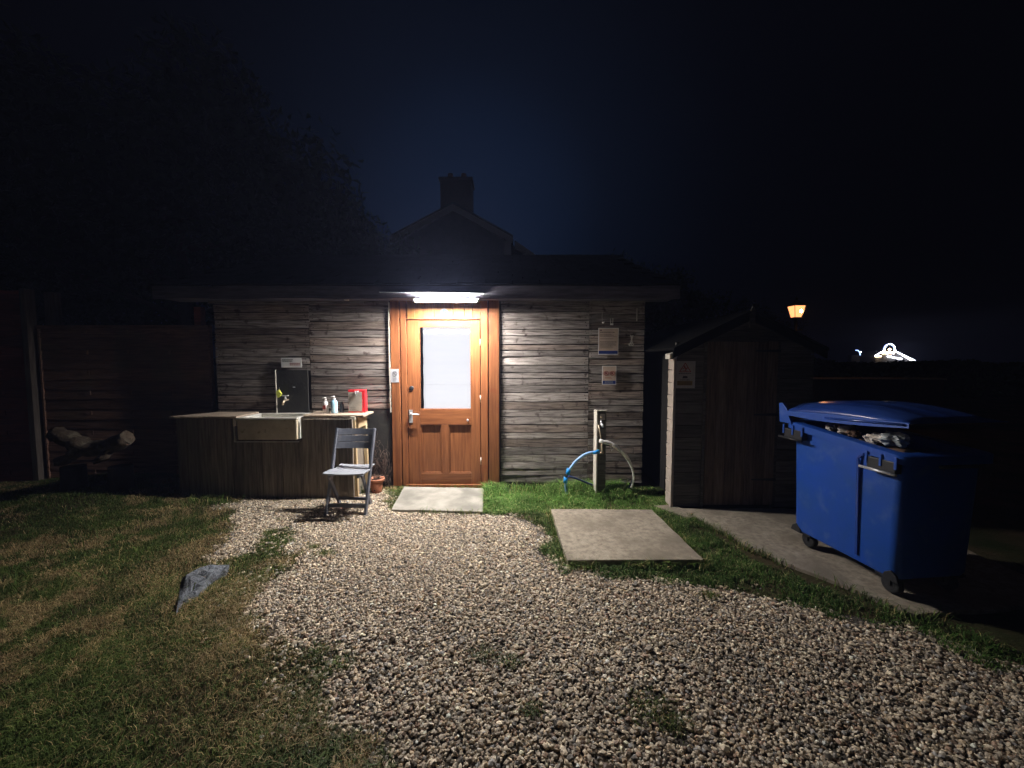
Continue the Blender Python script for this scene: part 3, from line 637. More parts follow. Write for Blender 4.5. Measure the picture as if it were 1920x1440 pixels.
q=MB(); lines(q,-W/2+.014,W/2-.09,H/2-.018,2,.016,.008,-.0034,0,.15,11); q.build('print',M['ink'],e)
q=MB(); lines(q,-W/2+.10,W/2-.012,-H/2+.052,2,.018,.008,-.0034,0,.1,12); q.build('red_print',M['inkred'],e)
# things hanging by the notices
def hang(name,px,py,Y,label,cat): 
    s=P(px,py,Y); return empty(name,(s.x,Y,s.z),0,label,cat)
e=hang('wall_hook',1129,600,YN,'small pale hook with a short string at the top of the right wall','hook')
q=MB(); q.tube([(0,0,.09),(-.003,-.006,.03),(0,-.008,0),(.004,-.006,-.03)],.0022,6); q.build('string',M['trim'],e)
q=MB(); q.tube([(0,-.006,-.028),(.004,-.022,-.038),(.014,-.026,-.034),(.018,-.02,-.02)],.005,8); q.build('hook_end',M['white'],e)
e=hang('cable_clip',1147,604,YN,'pale twin cable clip just above the larger notice','clip')
q=MB(); q.tube([(-.016,-.004,.04),(-.014,-.006,-.02)],.0035,6); q.tube([(.012,-.004,.045),(.010,-.006,-.02)],.0035,6); q.build('wire',M['trim'],e)
MB().bb((-.018,-.018,-.034),(.014,-.004,-.016)).build('clip_body',M['white'],e,bevel=.002)
e=hang('hanging_scissors',1184,636,YN,'pale metal scissors hanging on a nail right of the notices','scissors')
q=MB(); q.bar((-.012,-.012,.045),(.014,-.012,-.055),.012,.003,up=(0,1,0)); q.bar((.012,-.015,.045),(-.014,-.015,-.055),.012,.003,up=(0,1,0)); q.build('blades',M['trim'],e)
q=MB()
for sx in (-.017,.006): q.tube([(sx+.012*math.cos(a_*.524),-.012,-.060+.016*math.sin(a_*.524)) for a_ in range(13)],.0035,6,cap=False)
q.build('grips',M['trim'],e)
MB().lathe([(.004,0),(.004,.02)],(0,0,.05),8,axis='Y').build('nail',M['nail'],e)
MB().bb((P(1194,590,YN).x-.006,YN-.004,P(1194,602,YN).z),(P(1194,590,YN).x+.006,YN,P(1194,578,YN).z)).build('x',M['trim']).name='paper_strip'
tag(bpy.data.objects['paper_strip'],'thin pale strip pinned high at the right end of the plank wall','strip')

# ------------------------------------------------------------ wash counter, sink and things on it
CZ=.90; YC=4.17; cx0=P(330,783,YC).x; cx1=P(662,780,4.2).x; sx0=P(437,800,4.08).x; sx1=P(551,800,4.08).x
ct=empty('wash_counter',((cx0+cx1)/2,YC,0),0,'dark boarded wash counter with a rough pale top beneath the left plank wall','counter')
def ctb(name,a,b,mt,bev=0): 
    o=MB().bb(a,b).build(name,M[mt],ct,bevel=bev); o.location=-ct.location; return o
x=cx0; i=0
while x<cx1-.03:
    wd=random.uniform(.085,.125); xe=min(x+wd,cx1); mid=(x+xe)/2; top=CZ-.035
    if sx0-.04<mid<sx1+.02: top=.635
    ctb('front_board',(x,YC+random.uniform(0,.006),0.0),(xe-.003,YC+.03,top),'sinkboard'); x=xe; i+=1
ctb('end_board',(cx0,YC+.032,0),(cx0+.02,YW-.005,CZ-.035),'sinkboard')
ctb('end_board',(cx1-.02,YC+.12,0),(cx1,YW-.005,CZ-.035),'sinkboard')
# tops: ragged waney slabs
def wtop(x0,x1,yf,yb,z,th,skew=0,mt='pale_top'):
    q=MB(); n=12; top=[]
    f_=[(x0+(x1-x0)*i/n+(skew*(1-i/n)),yf+random.uniform(-.006,.006)) for i in range(n+1)]; b_=[(x1,yb),(x0+skew*2.2,yb)]
    if skew: b_=[(x1,yb),(x0+.25,yb)]
    q.prism(f_+b_,z-th,z); o=q.build('worktop',M[mt],ct,bevel=.004); o.location=-ct.location; return o
wtop(cx0-.05,sx0-.005,YC-.03,YW-.03,CZ,.022,0.001)
wtop(sx1+.02,cx1+.10,YC+.05,YW-.01,CZ+.002,.024)
# pale end trestle
tl=P(664,900,4.22).x
for (x_,y_) in ((tl,YC+.05),(tl+.02,YW-.07)):
    q=MB(); q.bar((x_+.012,y_,CZ-.022),(x_+.03,y_,.0),.036,.036,up=(0,1,0)); o=q.build('trestle_leg',M['pale'],ct,bevel=.002); o.location=-ct.location
ctb('trestle_apron',(tl+.034,YC+.075,CZ-.145),(tl+.052,YW-.09,CZ-.030),'pale',.002)
ctb('end_clamp',(tl-.02,YC+.025,CZ-.05),(tl+.035,YC+.048,CZ-.012),'trim',.004)
q=MB()
for k in range(7):
    x_=tl+.045+k*.012; q.bar((x_,YC+.0435-.003,CZ-.008),(x_+random.uniform(-.004,.006),YC+.0435-.003,CZ-.016),.0025,.001,up=(0,1,0))
o=q.build('edge_marks',M['ink'],ct); o.location=-ct.location
# belfast sink
sk=empty('belfast_sink',((sx0+sx1)/2,4.135,.65),0,'heavy white ceramic sink with a grimy front set into the wash counter','sink')
W=(sx1-sx0)/2; D=.40; H=.235; t=.035
q=MB(); q.bb((-W,0,0),(W,t,H-.02)); q.build('sink_front',M['ceramic_d'],sk,bevel=.010)
q=MB(); q.bb((-W,t+.001,0),(-W+t,D,H-.02)); q.bb((W-t,t+.001,0),(W,D,H-.02)); q.bb((-W+t,D-t,0),(W-t,D,H-.02)); q.bb((-W+t,t+.001,0),(W-t,D-t,.03)); q.build('bowl',M['ceramic'],sk)
q=MB(); q.bb((-W-.004,-.004,H-.019),(W+.004,t,H)); q.bb((-W-.004,t,H-.019),(-W+t,D,H)); q.bb((W-t,t,H-.019),(W+.004,D,H)); q.bb((-W+t,D-t,H-.019),(W-t,D,H)); q.build('rim',M['ceramic'],sk,bevel=.006)
q=MB(); q.bb((-W-.050,.02,-.02),(-W-.036,.05,H-.01)); q.bb((-W-.05,.02,-.03),(W,.05,-.021)); q.bb((-W-.046,.012,H-.09),(-W-.012,.03,H-.02)); q.build('support_batten',M['trim'],sk)
# splashback, tap, sponge
a=P(518,694,YW); b=P(579,770,YW)
sp=MB().bb((a.x,YW-.004,.80),(b.x,YW+.018,a.z)).build('splashback',M['blackmat']); tag(sp,'black painted splashback board behind the outdoor tap','splashback')
q=MB().bb((a.x-.008,YW-.016,.84),(a.x-.001,YW+.018,a.z+.004)); q.build('edge_strip',M['trim'],sp)
q=MB(); c_=P(552,726,YW); q.bb((c_.x-.012,YW-.012,c_.z-.004),(c_.x+.012,YW-.0045,c_.z+.006)); q.build('small_catch',M['metal'],sp,bevel=.002)
tp=P(538,750,YW-.03); tap=empty('garden_tap',(tp.x,YW-.005,tp.z),0,'old metal bib tap on the black board above the sink','tap')
q=MB(); q.tube([(0,0,0),(0,-.05,0),(0,-.085,-.004),(0,-.105,-.022),(0,-.11,-.05)],[.011,.011,.013,.012,.011],10); q.build('spout',M['brass'],tap)
q=MB(); q.tube([(0,-.055,.005),(0,-.055,.05)],[.014,.008],10); q.build('valve',M['chrome'],tap)
q=MB(); q.tube([(-.036,-.055,.055),(-.02,-.055,.052),(.02,-.055,.052),(.036,-.055,.055)],[.009,.006,.006,.009],8); q.build('tee_handle',M['chrome'],tap)
s=P(523,738,YW-.03); q=MB(); q.tube([(0,0,.07),(.004,-.005,.02)],.002,5,1)
q.prism([(-.018,.03),(.006,.045),(.034,.0),(.020,-.030),(-.004,-.045),(-.02,-.01)],-.03,.0,0,'XZ'); o=q.build('sponge',[M['yellow'],M['trim']],loc=(s.x,YW-.02,s.z),bevel=.004); tag(o,'yellow green sponge hanging beside the tap','sponge')
# pump bottles
def bottle(px,py,body,h,r_,label,mt,sqr=False,tex=True):
    Yb=4.38; s=P(px,py,Yb); e=empty('pump_bottle',(s.x,Yb,CZ+.0025),0,label,'bottle','pump bottles on the counter')
    MB().lathe([(r_*.92,0),(r_,.008),(r_,h*.62),(r_*.85,h*.72),(r_*.4,h*.78),(r_*.36,h*.80)],(0,0,0),20).build('bottle_body',M[mt],e)
    q=MB(); q.lathe([(r_*.42,h*.80),(r_*.42,h*.87),(r_*.15,h*.88),(r_*.15,h*.95)],(0,0,0),14); q.tube([(.008,0,h*.965),(-.012,-.004,h*.975),(-.034,-.008,h*.955)],[.008,.007,.005],8); q.build('pump',M['soap'],e)
    return e
e=bottle(611,768,'white',.175,.031,'white pump soap bottle with a pink label, left of the pair on the counter','soap')
MB().prism([(-.02,.045),(.012,.045),(.012,.09),(-.02,.09)],-.0325,-.0295,0,'XZ').build('bottle_label',M['inkred'],e)
e=bottle(627,768,'blue',.19,.035,'pale blue clear pump bottle, right of the pair on the counter','soapblue')
q=MB(); q.lathe([(.018,0),(.022,.01),(.022,.09),(.012,.105),(.012,.12)],(0,0,0),14); s=P(641,768,4.44); o=q.build('dark_bottle',M['black'],loc=(s.x,4.44,CZ+.0025)); tag(o,'small black bottle behind the pump bottles','bottle')
# red box with clipboard
s0=P(653,766,4.42); s1=P(684,731,4.42); W=s1.x-s0.x; H=s1.z-CZ-.003
rb=empty('red_box',((s0.x+s1.x)/2,4.42,CZ+.003),0,'bright red box with a beige sheet clipped to its front on the counter','box')
MB().bb((-W/2,0,0),(W/2,.07,H)).build('case',M['red'],rb,bevel=.006)
MB().bb((-W/2+.005,-.004,.014),(W/2-.035,-.0005,H-.025)).build('sheet',M['paper'],rb)
q=MB(); q.bb((-.018,-.010,H-.030),(.030,-.0045,H-.010)); q.tube([(-.010,-.012,H-.01),(.0,-.014,H-.05),(.006,-.012,H-.065)],.004,6); q.tube([(.022,-.012,H-.01),(.012,-.014,H-.05),(.007,-.012,H-.065)],.004,6); q.build('clip',M['metal'],rb)
q=MB(); q.bb((.001,-.0052,H-.058),(.007,-.0042,H-.03)); lines(q,-W/2+.02,W/2-.06,.055,3,.016,.003,-.0041,0,.4,15); q.build('print',M['ink'],rb)

# ------------------------------------------------------------ folding chair
FR=(G(685,968)); FL=(G(613,966)); cxm=(FR.x+FL.x)/2
ch=empty('folding_chair',(cxm,3.70,0),R(-1),'slate grey wooden slatted folding chair standing on the gravel before the counter','chair')
hw=(FR.x-FL.x)/2
TY=.30; TZ=.80
for s_ in (-1,1):
    q=MB(); q.bar((s_*hw,0,0),(s_*hw,TY*.97,TZ),.022,.042,up=(0,-1,.4)); q.build('side_rail',M['chair'],ch,bevel=.003)
    q=MB(); q.bar((s_*(hw-.03),.02,.39),(s_*(hw-.03)-.035,.31,.0),.020,.036,up=(0,1,.6)); q.build('rear_leg',M['chair'],ch,bevel=.003)
    q=MB(); q.bb((s_*(hw-.055)-.010,-.02,.375),(s_*(hw-.055)+.010,.32,.400)); q.build('seat_bearer',M['chair'],ch)
q=MB(); q.bar((-hw,.036,.09),(hw,.036,.09),.020,.040,up=(0,0,1)); q.build('rung',M['chair'],ch,bevel=.002)
q=MB(); q.bar((-hw+.005,.245,.085),(hw-.055,.245,.085),.018,.028,up=(0,0,1)); q.build('rung',M['chair'],ch,bevel=.002)
for i in range(5):
    y0=-.035+i*.072; sg_=.008*math.cos((i-2)*.9)
    q=MB(); n=8; vs_=[]
    for k in range(n+1):
        x_=-hw-.008+(2*hw+.016)*k/n if i<3 else -hw+.016+(2*hw-.032)*k/n
        zz=.402+.010*((k/n-.5)*2)**2-sg_*.5
        vs_+=[(x_,y0,zz),(x_,y0+.062,zz+.002),(x_,y0+.062,zz+.016),(x_,y0,zz+.014)]
    fs=[(4*k+j,4*k+4+j,4*k+4+(j+1)%4,4*k+(j+1)%4) for k in range(n) for j in range(4)]+[(0,1,2,3),(4*n,4*n+1,4*n+2,4*n+3)]
    q.add(vs_,fs); q.build('seat_slat',M['seat'],ch,bevel=.002)
bdir=Vector((0,TY,TZ)).normalized()
for i in range(3):
    zc=[.765,.700,.637][i]; yc=TY*zc/TZ-.016
    q=MB(); n=8; vs_=[]; hh=.0325
    for k in range(n+1):
        u=(k/n-.5)*2; x_=u*(hw+.004); cy=.028*(1-u*u)
        lo=Vector((x_,yc+cy,zc))-bdir*hh; hi=Vector((x_,yc+cy,zc))+bdir*hh
        vs_+=[lo,lo+Vector((0,.014,-.004)),hi+Vector((0,.014,-.004)),hi]
    fs=[(4*k+j,4*k+4+j,4*k+4+(j+1)%4,4*k+(j+1)%4) for k in range(n) for j in range(4)]+[(0,1,2,3),(4*n,4*n+1,4*n+2,4*n+3)]
    q.add(vs_,fs); q.build('back_slat',M['chair'],ch,bevel=.002)

# ------------------------------------------------------------ terracotta pot with dead plant, dead climber
pp=G(707,925); po=empty('plant_pot',(P(706,900,4.36).x,4.36,0),0,'terracotta flower pot with withered stems on the gravel by the door','plant pot')
MB().lathe([(.050,0),(.053,.005),(.072,.135),(.070,.136)],(0,0,.0),24).build('pot_body',M['terra'],po)
MB().lathe([(.070,.136),(.086,.137),(.090,.165),(.086,.170),(.074,.170),(.070,.150)],(0,0,0),24).build('pot_rim',M['terra'],po)
MB().lathe([(.068,.148),(.05,.158),(.02,.162)],(0,0,0),14).build('soil',M['soil'],po)
q=MB(); rr=random.Random(3)
for i in range(34):
    a=rr.uniform(0,6.28); r0=rr.uniform(0,.05); p0=Vector((r0*math.cos(a),r0*math.sin(a),.155)); p1=p0+Vector((rr.uniform(-.05,.05),rr.uniform(-.04,.04),rr.uniform(.01,.05))); p2=p1+Vector((rr.uniform(-.05,.05),rr.uniform(-.03,.03),rr.uniform(-.02,.03)))
    q.tube([p0,p1,p2],[.003,.0022,.001],4)
q.build('withered_stems',M['twig'],po)
q=MB(); q.tube([(0,-.058,.05),(0,-.066,.05)],.008,8); q.build('drain_mark',M['ink'],po)
q=MB(); rr=random.Random(5); x0_=P(700,900,YW).x; x1_=DXL-.02
for i in range(120):
    x_=rr.uniform(x0_,x1_); z_=max(.02,rr.gauss(.18,.18)); p=Vector((x_,YW-rr.uniform(.01,.05),z_)); pts=[p]
    for k in range(5):
        p=p+Vector((rr.gauss(0,.022),rr.gauss(0,.008),rr.uniform(.01,.055))); p.x=min(max(p.x,x0_-.02),x1_+.02); p.y=min(max(p.y,YW-.08),YW+.004); p.z=min(p.z,.66+.1*math.sin(i)); pts.append(p.copy())
    q.tube(pts,[.0022,.002,.0018,.0015,.0012,.0008],3)
o=q.build('dead_climber',M['twig']); tag(o,'tangle of dead climbing plant stems on the dark board left of the door','plant')
# leafy weed by the wall right of the door
def weed(cx,cy,label,n,sz,seed,col):
    r=random.Random(seed); q=MB()
    for i in range(n):
        a=r.uniform(0,6.28); el=r.uniform(.2,1.2); L_=sz*r.uniform(.5,1); d=Vector((math.cos(a)*math.cos(el),math.sin(a)*math.cos(el)*.6,math.sin(el))); s_=d.cross(Vector((0,0,1))).normalized()*L_*.28
        b_=Vector((r.gauss(0,.02),r.gauss(0,.01),0)); m_=b_+d*L_*.6; t_=b_+d*L_+Vector((0,0,-L_*.25))
        q.add([b_,m_-s_,t_,m_+s_],[(0,1,2),(0,2,3)])
    o=q.build('weed',M[col],loc=(cx,cy,0)); tag(o,label,'plant'); return o
M['weed']=mat('weed_leaf',(.07,.12,.05),.55,col2=(.04,.07,.03),nscale=30)
c_=P(945,925,4.42); weed(c_.x,4.42,'dark broad leafed weed against the foot of the right orange door board',46,.085,4,'weed')
c_=G(660,928); weed(c_.x+.03,4.3,'small green weed at the foot of the counter trestle behind the chair',26,.09,6,'weed')

# ------------------------------------------------------------ slate rock in lawn
rk=[G(x,y) for x,y in ((428,1066),(425,1078),(395,1100),(370,1122),(345,1134),(333,1152),(338,1120),(343,1090),(375,1070),(400,1066))]
q=MB(); n=len(rk); cz=sum((p for p in rk),Vector())/n
ring=[(cz+(p-cz)*1.05) for p in rk]; 
random.seed(77)
vs_=[(p.x,p.y,-.02) for p in ring]+[(p.x,p.y,.006+.022*random.random()) for p in ring]
fs=[(i,(i+1)%n,n+(i+1)%n,n+i) for i in range(n)]
for j,(k_,z_) in enumerate(((.90,.040),(.68,.040),(.45,.046),(.2,.038))):
    vs_+=[(cz.x+(p.x-cz.x)*k_+random.uniform(-.012,.012),cz.y+(p.y-cz.y)*k_+random.uniform(-.012,.012),z_+random.uniform(-.014,.012)) for p in rk]
    o1=n*(j+1); o2=n*(j+2); fs+=[(o1+i,o1+(i+1)%n,o2+(i+1)%n,o2+i) for i in range(n)]
fs.append(tuple(n*5+i for i in range(n)))
q.add(vs_,fs); o=q.build('slate_rock',M['slate'],bevel=.003); tag(o,'flat pointed grey slate rock half sunk in the lawn at the gravel edge','rock')

# ------------------------------------------------------------ tap post with hoses
YP=4.24; tx=P(1118,850,YP).x; ptop=P(1118,771,YP).z
tpst=empty('tap_post',(tx,YP,0),0,'grey wooden standpipe post with its lit left edge coloured pale in front of the right plank wall','post')
q=MB(); q.bb((0,0,0),(.016,.15,ptop)); q.build('side_board',M['trim'],tpst,bevel=.002)  # side and top coloured paler than the face, standing in for lamplight
q=MB(); q.bb((.0185,.006,0),(.105,.028,ptop-.002)); q.build('face_board',M['shed'],tpst)
q=MB(); q.bb((.0185,.03,ptop-.02),(.105,.14,ptop-.003)); q.build('top_board',M['trim'],tpst)
q=MB(); q.bb((-.0005,-.006,ptop+.0005),(.110,.05,ptop+.010)); q.build('cap',M['trim'],tpst)
q=MB(); q.bb((.04,.0,ptop-.095),(.092,.005,ptop-.03)); q.build('plate',M['paper'],tpst)
q=MB(); q.tube([(.035,-.012,ptop-.06),(.06,-.02,ptop-.068)],.006,8); q.build('valve_lever',M['brass'],tpst)
q=MB(); q.tube([(.045,-.01,ptop-.10),(.046,-.014,ptop-.15)],.009,8); q.tube([(.046,-.014,ptop-.135),(.05,-.05,ptop-.14),(.055,-.06,ptop-.165)],[.014,.013,.010],10); q.build('tap',M['chrome'],tpst)
q=MB(); q.tube([(.020,-.006,ptop-.15),(.038,-.012,ptop-.24),(.05,-.014,ptop-.33)],.007,8); q.build('riser_pipe',M['brass'],tpst)
q=MB(); q.tube([(.055,-.018,ptop-.31),(.060,-.02,ptop-.46)],.012,10); q.tube([(.03,-.02,ptop-.455),(.075,-.02,ptop-.44)],.011,10); q.tube([(.05,-.02,ptop-.34),(.08,-.022,ptop-.335)],.013,10); q.build('brass_manifold',M['brass'],tpst)
def curve(pts,n=8):
    pts=[Vector(p) for p in pts]; out=[]
    for i in range(len(pts)-1):
        p0=pts[max(i-1,0)];p1=pts[i];p2=pts[i+1];p3=pts[min(i+2,len(pts)-1)]
        for k in range(n):
            t=k/n; out.append(.5*((2*p1)+(-p0+p2)*t+(2*p0-5*p1+4*p2-p3)*t*t+(-p0+3*p1-3*p2+p3)*t**3))
    out.append(pts[-1]); return out
YH=4.15
W_=lambda a:[P(x,y,yy) for x,y,yy in a]
bh=empty('blue_hose',(0,0,0),0,'pale blue water pipe arching left from the tap post into the grass','hose')
MB().tube(curve(W_([(1118,847,YH),(1100,851,YH),(1083,862,YH),(1071,876,YH+.01),(1066,884,YH+.02)])),.0155,10).build('pipe',M['bluehose'],bh)
MB().tube(curve(W_([(1062,900,YH+.02),(1061,910,YH+.02),(1063,926,YH+.04)])),.0145,10).build('pipe',M['bluehose'],bh)
MB().tube(W_([(1124,846,YH),(1112,849,YH)]),.020,10).build('coupling',M['bluefit'],bh)
MB().tube(W_([(1067,879,YH+.02),(1064,889,YH+.02)]),.023,10).build('coupling',M['bluefit'],bh)
MB().tube(W_([(1061,895,YH+.02),(1060,905,YH+.02)]),.022,10).build('coupling',M['bluefit'],bh)
MB().tube(W_([(1064,888,YH+.02),(1061,897,YH+.02)]),.013,10).build('connector',M['black'],bh)
bh2=MB().tube(curve(W_([(1066,893,4.23),(1080,897,4.27),(1100,905,4.34),(1125,913,4.40),(1160,918,4.40),(1180,912,4.38),(1186,900,4.34)])),.011,8).build('dark_blue_hose',mat('dark_blue_hose_plastic',(.015,.04,.16),.5)); tag(bh2,'dark blue hose curling low in the grass behind the tap post','hose')
wh=empty('white_hose',(0,0,0),0,'greyish white hose arching right from the tap post down to the grass','hose')
pts=curve(W_([(1128,828,YH),(1143,831,YH),(1160,842,YH),(1174,856,YH+.02),(1184,875,YH+.03),(1188,896,YH+.05),(1184,915,YH+.06)]))
nn=len(pts); MB().tube(pts,[.022 if i<nn*.5 else .022-.011*min(1,(i-nn*.5)/(nn*.2)) for i in range(nn)],10).build('pipe',M['whose'],wh)
MB().tube(W_([(1124,826,YH),(1133,829,YH)]),.021,10).build('coupling',M['whose'],wh)
for a in ((1148,834),(1164,846)):
    c_=P(a[0],a[1],YH); MB().tube([c_+Vector((-.004,0,.003)),c_+Vector((.004,0,-.004))],.0245,10).build('tape_band',M['paper_w'],wh)
MB().tube([P(1145,838,YH),P(1147,846,YH-.01),P(1150,840,YH-.01)],.003,5).build('loose_tie',M['paper_w'],wh)
q=MB(); q.tube(W_([(1150,838,4.46),(1188,840,4.5),(1187,850,4.5)]),.004,6); q.build('wire_line',M['black']); tag(bpy.data.objects['wire_line'],'thin black cable on the planks above the white hose','cable')
# stalks and a small white tap end low at the right
q=MB(); q.tube(W_([(1172,912,4.3),(1178,898,4.3)]),.006,6); q.tube(W_([(1166,920,4.3),(1175,905,4.3),(1178,900,4.3)]),.006,6); q.tube(W_([(1177,901,4.3),(1179,896,4.3)]),.013,8); q.build('standpipe_stub',M['trim']); tag(bpy.data.objects['standpipe_stub'],'small pale pipe stub with a white end in the grass below the white hose','pipe')

# ------------------------------------------------------------ garden shed
YS=3.88; sxl=P(1262,800,YS).x; sxr=sxl+1.38; zev=P(1250,655,YS).z; zap=P(1392,588,YS).z; sxm=(sxl+sxr)/2
sh=empty('garden_shed',(sxm,YS,0),0,'small dark timber garden shed with a boarded door beside the building','shed')
hwS=(sxr-sxl)/2
def sb_(name,a,b,mt,bev=0): return MB().bb(a,b).build(name,M[mt],sh,bevel=bev)
MB().prism([(-hwS+.02,0),(hwS-.02,0),(hwS-.02,zev),(0,zap-.05),(-hwS+.02,zev)],.035,.06,0,'XZ').build('front_wall',M['backing'],sh)
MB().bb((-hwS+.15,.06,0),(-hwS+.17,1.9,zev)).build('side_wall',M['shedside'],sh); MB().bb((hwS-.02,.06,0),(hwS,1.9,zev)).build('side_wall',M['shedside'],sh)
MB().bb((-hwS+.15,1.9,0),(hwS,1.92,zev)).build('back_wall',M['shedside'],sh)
# corner boards stacked up the left front corner: scalloped ends
z=.02
while z<zev-.08:
    h=.125; MB().prism([(.0,z),(.155,z+.004),(.150,z+h*.5),(.162,z+h-.016),(.150,z+h-.003),(.0,z+h-.003)],-hwS-.0,-hwS+.02,0,'YZ').build('corner_block',M['shedpost'],sh,bevel=.003); z+=h
sb_('corner_post',(-hwS-.012,-.012,.0),(-hwS+.012,.020,zev-.02),'shedpost',.003)
dxl=P(1322,800,YS).x-sxm; dxr=P(1452,800,YS).x-sxm; dzt=P(1380,640,YS).z; dzb=.05
z=.02
while z<zap-.12:
    h=.118
    zt=z+h
    def xlim(zz): return hwS-.02 if zz<zev else max(.02,(hwS-.02)*(1-(zz-zev)/(zap-.05-zev)))
    if zt<dzt+.01:
        for a,b in ((-hwS+.014,dxl-.03),(dxr+.03,hwS-.01)): MB().prism([(a,z),(b,z),(b,zt-.004),(a,zt-.004)],.006,.034,0,'XZ').build('cladding_board',M['shed'],sh)
    else:
        MB().prism([(-xlim(z),z),(xlim(z),z),(xlim(zt),zt-.004),(-xlim(zt),zt-.004)],.006,.034,0,'XZ').build('cladding_board',M['shed'],sh)
    z=zt
dr=empty('shed_door',(0,0,0)); dr.parent=sh
nbd=7
for i in range(nbd):
    a=dxl+(dxr-dxl)*i/nbd; b=dxl+(dxr-dxl)*(i+1)/nbd
    MB().bb((a+.002,-.016+.002*(i%2),dzb),(b-.002,.004,dzt-random.uniform(0,.006))).build('door_board',M['sheddoor'],dr)
sb_('door_post',(dxl-.028,-.006,.0),(dxl-.002,.033,dzt+.01),'shed'); sb_('door_post',(dxr+.002,-.006,.0),(dxr+.028,.033,dzt+.01),'shed')
for yy in (658,777,898):
    z=P(1430,yy,YS).z; q=MB(); q.prism([(dxr-.22,z-.006),(dxr+.0,z-.014),(dxr+.02,z-.014),(dxr+.02,z+.014),(dxr,z+.014),(dxr-.22,z+.006)],-.022,-.0165,0,'XZ'); q.build('strap_hinge',M['black'],dr)
# roof panels, bargeboards, finial
for s_ in (-1,1):
    q=MB(); ex=s_*(hwS+.05); ez=zev-.012
    q.prism([(0,zap),(ex,ez),(ex,ez+.025),(0,zap+.028)],-.10,2.0,0,'XZ'); q.build('roof_panel',M['felt'],sh)
    q=MB(); q.prism([(s_*.012,zap-.075),(ex,ez-.075),(ex,ez-.002),(s_*.012,zap-.003)],-.085,-.067,0,'XZ'); q.build('bargeboard',M['felt'],sh)
q=MB(); q.prism([(-.022,zap-.14),(.022,zap-.14),(.022,zap+.02),(0,zap+.06),(-.022,zap+.02)],-.104,-.088,0,'XZ'); q.build('finial',M['shed'],sh)
q=MB(); q.prism([(-hwS-.075,zev-.095),(-hwS-.012,zev-.095),(-hwS+.02,zev-.02),(-hwS-.075,zev-.045)],-.064,.05,0,'XZ'); q.build('eave_block',M['trim'],sh,bevel=.003)
e,W,H=notice('warning_sign',1266,677,1303,728,YS-.001,'paper','pale warning sign with a triangle on the shed boards left of its door','sign')
e.location.y=YS+.004
q=MB(); T=[(-.055,.028),(.055,.028),(0,.115)]
for i in range(3):
    a=T[i]; b=T[(i+1)%3]; q.bar((a[0],-.0045,a[1]),(b[0],-.0045,b[1]),.007,.002,up=(0,1,0))
q.lathe([(.008,.0035),(.008,.0042)],(-.006,0,.082),10,axis='Y'); q.bar((-.008,-.0042,.074),(.012,-.0042,.054),.014,.001,up=(0,1,0)); q.bar((.010,-.0042,.056),(.026,-.0042,.070),.008,.001,up=(0,1,0)); q.bar((.010,-.0042,.056),(.0,-.0042,.038),.008,.001,up=(0,1,0)); q.bar((-.006,-.0042,.070),(-.024,-.0042,.058),.007,.001,up=(0,1,0)); q.bar((-.02,-.0042,.040),(.018,-.0042,.036),.005,.001,up=(0,1,0)); q.build('pictogram',M['inkred'],e)
q=MB(); lines(q,-.062,.062,.014,1,.01,.006,-.0035,0,.05,21); q.prism([(-.026,-.036),(-.018,-.012),(.024,-.014),(.026,-.036)],-.0042,-.0035,0,'XZ'); lines(q,-.05,.05,-.048,1,.01,.007,-.0035,0,.05,22); q.build('print',M['ink'],e)
q=MB(); q.bb((-.075,-.0038,-.105),(.075,-.0032,-.062)); q.build('ochre_panel',M['inkyel'],e)
q=MB(); lines(q,-.07,.07,-.068,3,.012,.006,-.0040,0,.1,23); q.build('panel_lettering',M['ink'],e)

# ------------------------------------------------------------ blue four-wheeled bin
BX0=2.315; BW=.58; BY0=2.30; BY1=3.13; zbk=.985; zfr=.905
bn=empty('wheeled_bin',(BX0,BY0,.03),R(6),'large blue four wheeled refuse container with its lid propped open by rubbish','bin')
BD=BY1-BY0
def zr(y): return zfr+(zbk-zfr)*y/BD
q=MB(); zb0=.115
# outline of body: side (x=0) tapered slightly, open top
o_t=[(0,0),(BW,0),(BW,BD),(0,BD)]; 
def ringp(ins,zf,c=.05):
    pts=[]
    for (cx_,cy_,a0) in ((ins+c,ins+c,180),(BW-ins-c,ins+c,270),(BW-ins-c,BD-ins-c,0),(ins+c,BD-ins-c,90)):
        for k in range(5):
            a=R(a0+k*22.5); x_=cx_+c*math.cos(a); y_=cy_+c*math.sin(a); pts.append((x_,y_,zf(y_) if callable(zf) else zf))
    return pts
def loft(rings,close=True):
    q=MB(); n=len(rings[0]); 
    vs_=[p for r_ in rings for p in r_]; fs=[(i*n+k,i*n+(k+1)%n,(i+1)*n+(k+1)%n,(i+1)*n+k) for i in range(len(rings)-1) for k in range(n)]
    if close: fs.append(tuple(range(n)))
    q.add(vs_,fs,0,True); return q
body=loft([ringp(.055,zb0),ringp(.04,zb0+.004),ringp(.030,zb0+.03),ringp(.012,lambda y:zr(y)-.10),ringp(.012,lambda y:zr(y)-.055),ringp(.035,lambda y:zr(y)-.055),ringp(.06,.25)])
ob=body.build('body',M['blue'],bn); md=ob.modifiers.new('e','EDGE_SPLIT'); md.split_angle=R(35)
rim=loft([ringp(-.03,lambda y:zr(y)-.055,.06),ringp(-.03,lambda y:zr(y)-.004,.06),ringp(-.024,zr,.055),ringp(.04,zr,.05),ringp(.045,lambda y:zr(y)-.05,.05),ringp(-.03,lambda y:zr(y)-.0551,.06)],False)
ob=rim.build('rim',M['blue'],bn); md=ob.modifiers.new('e','EDGE_SPLIT'); md.split_angle=R(35)
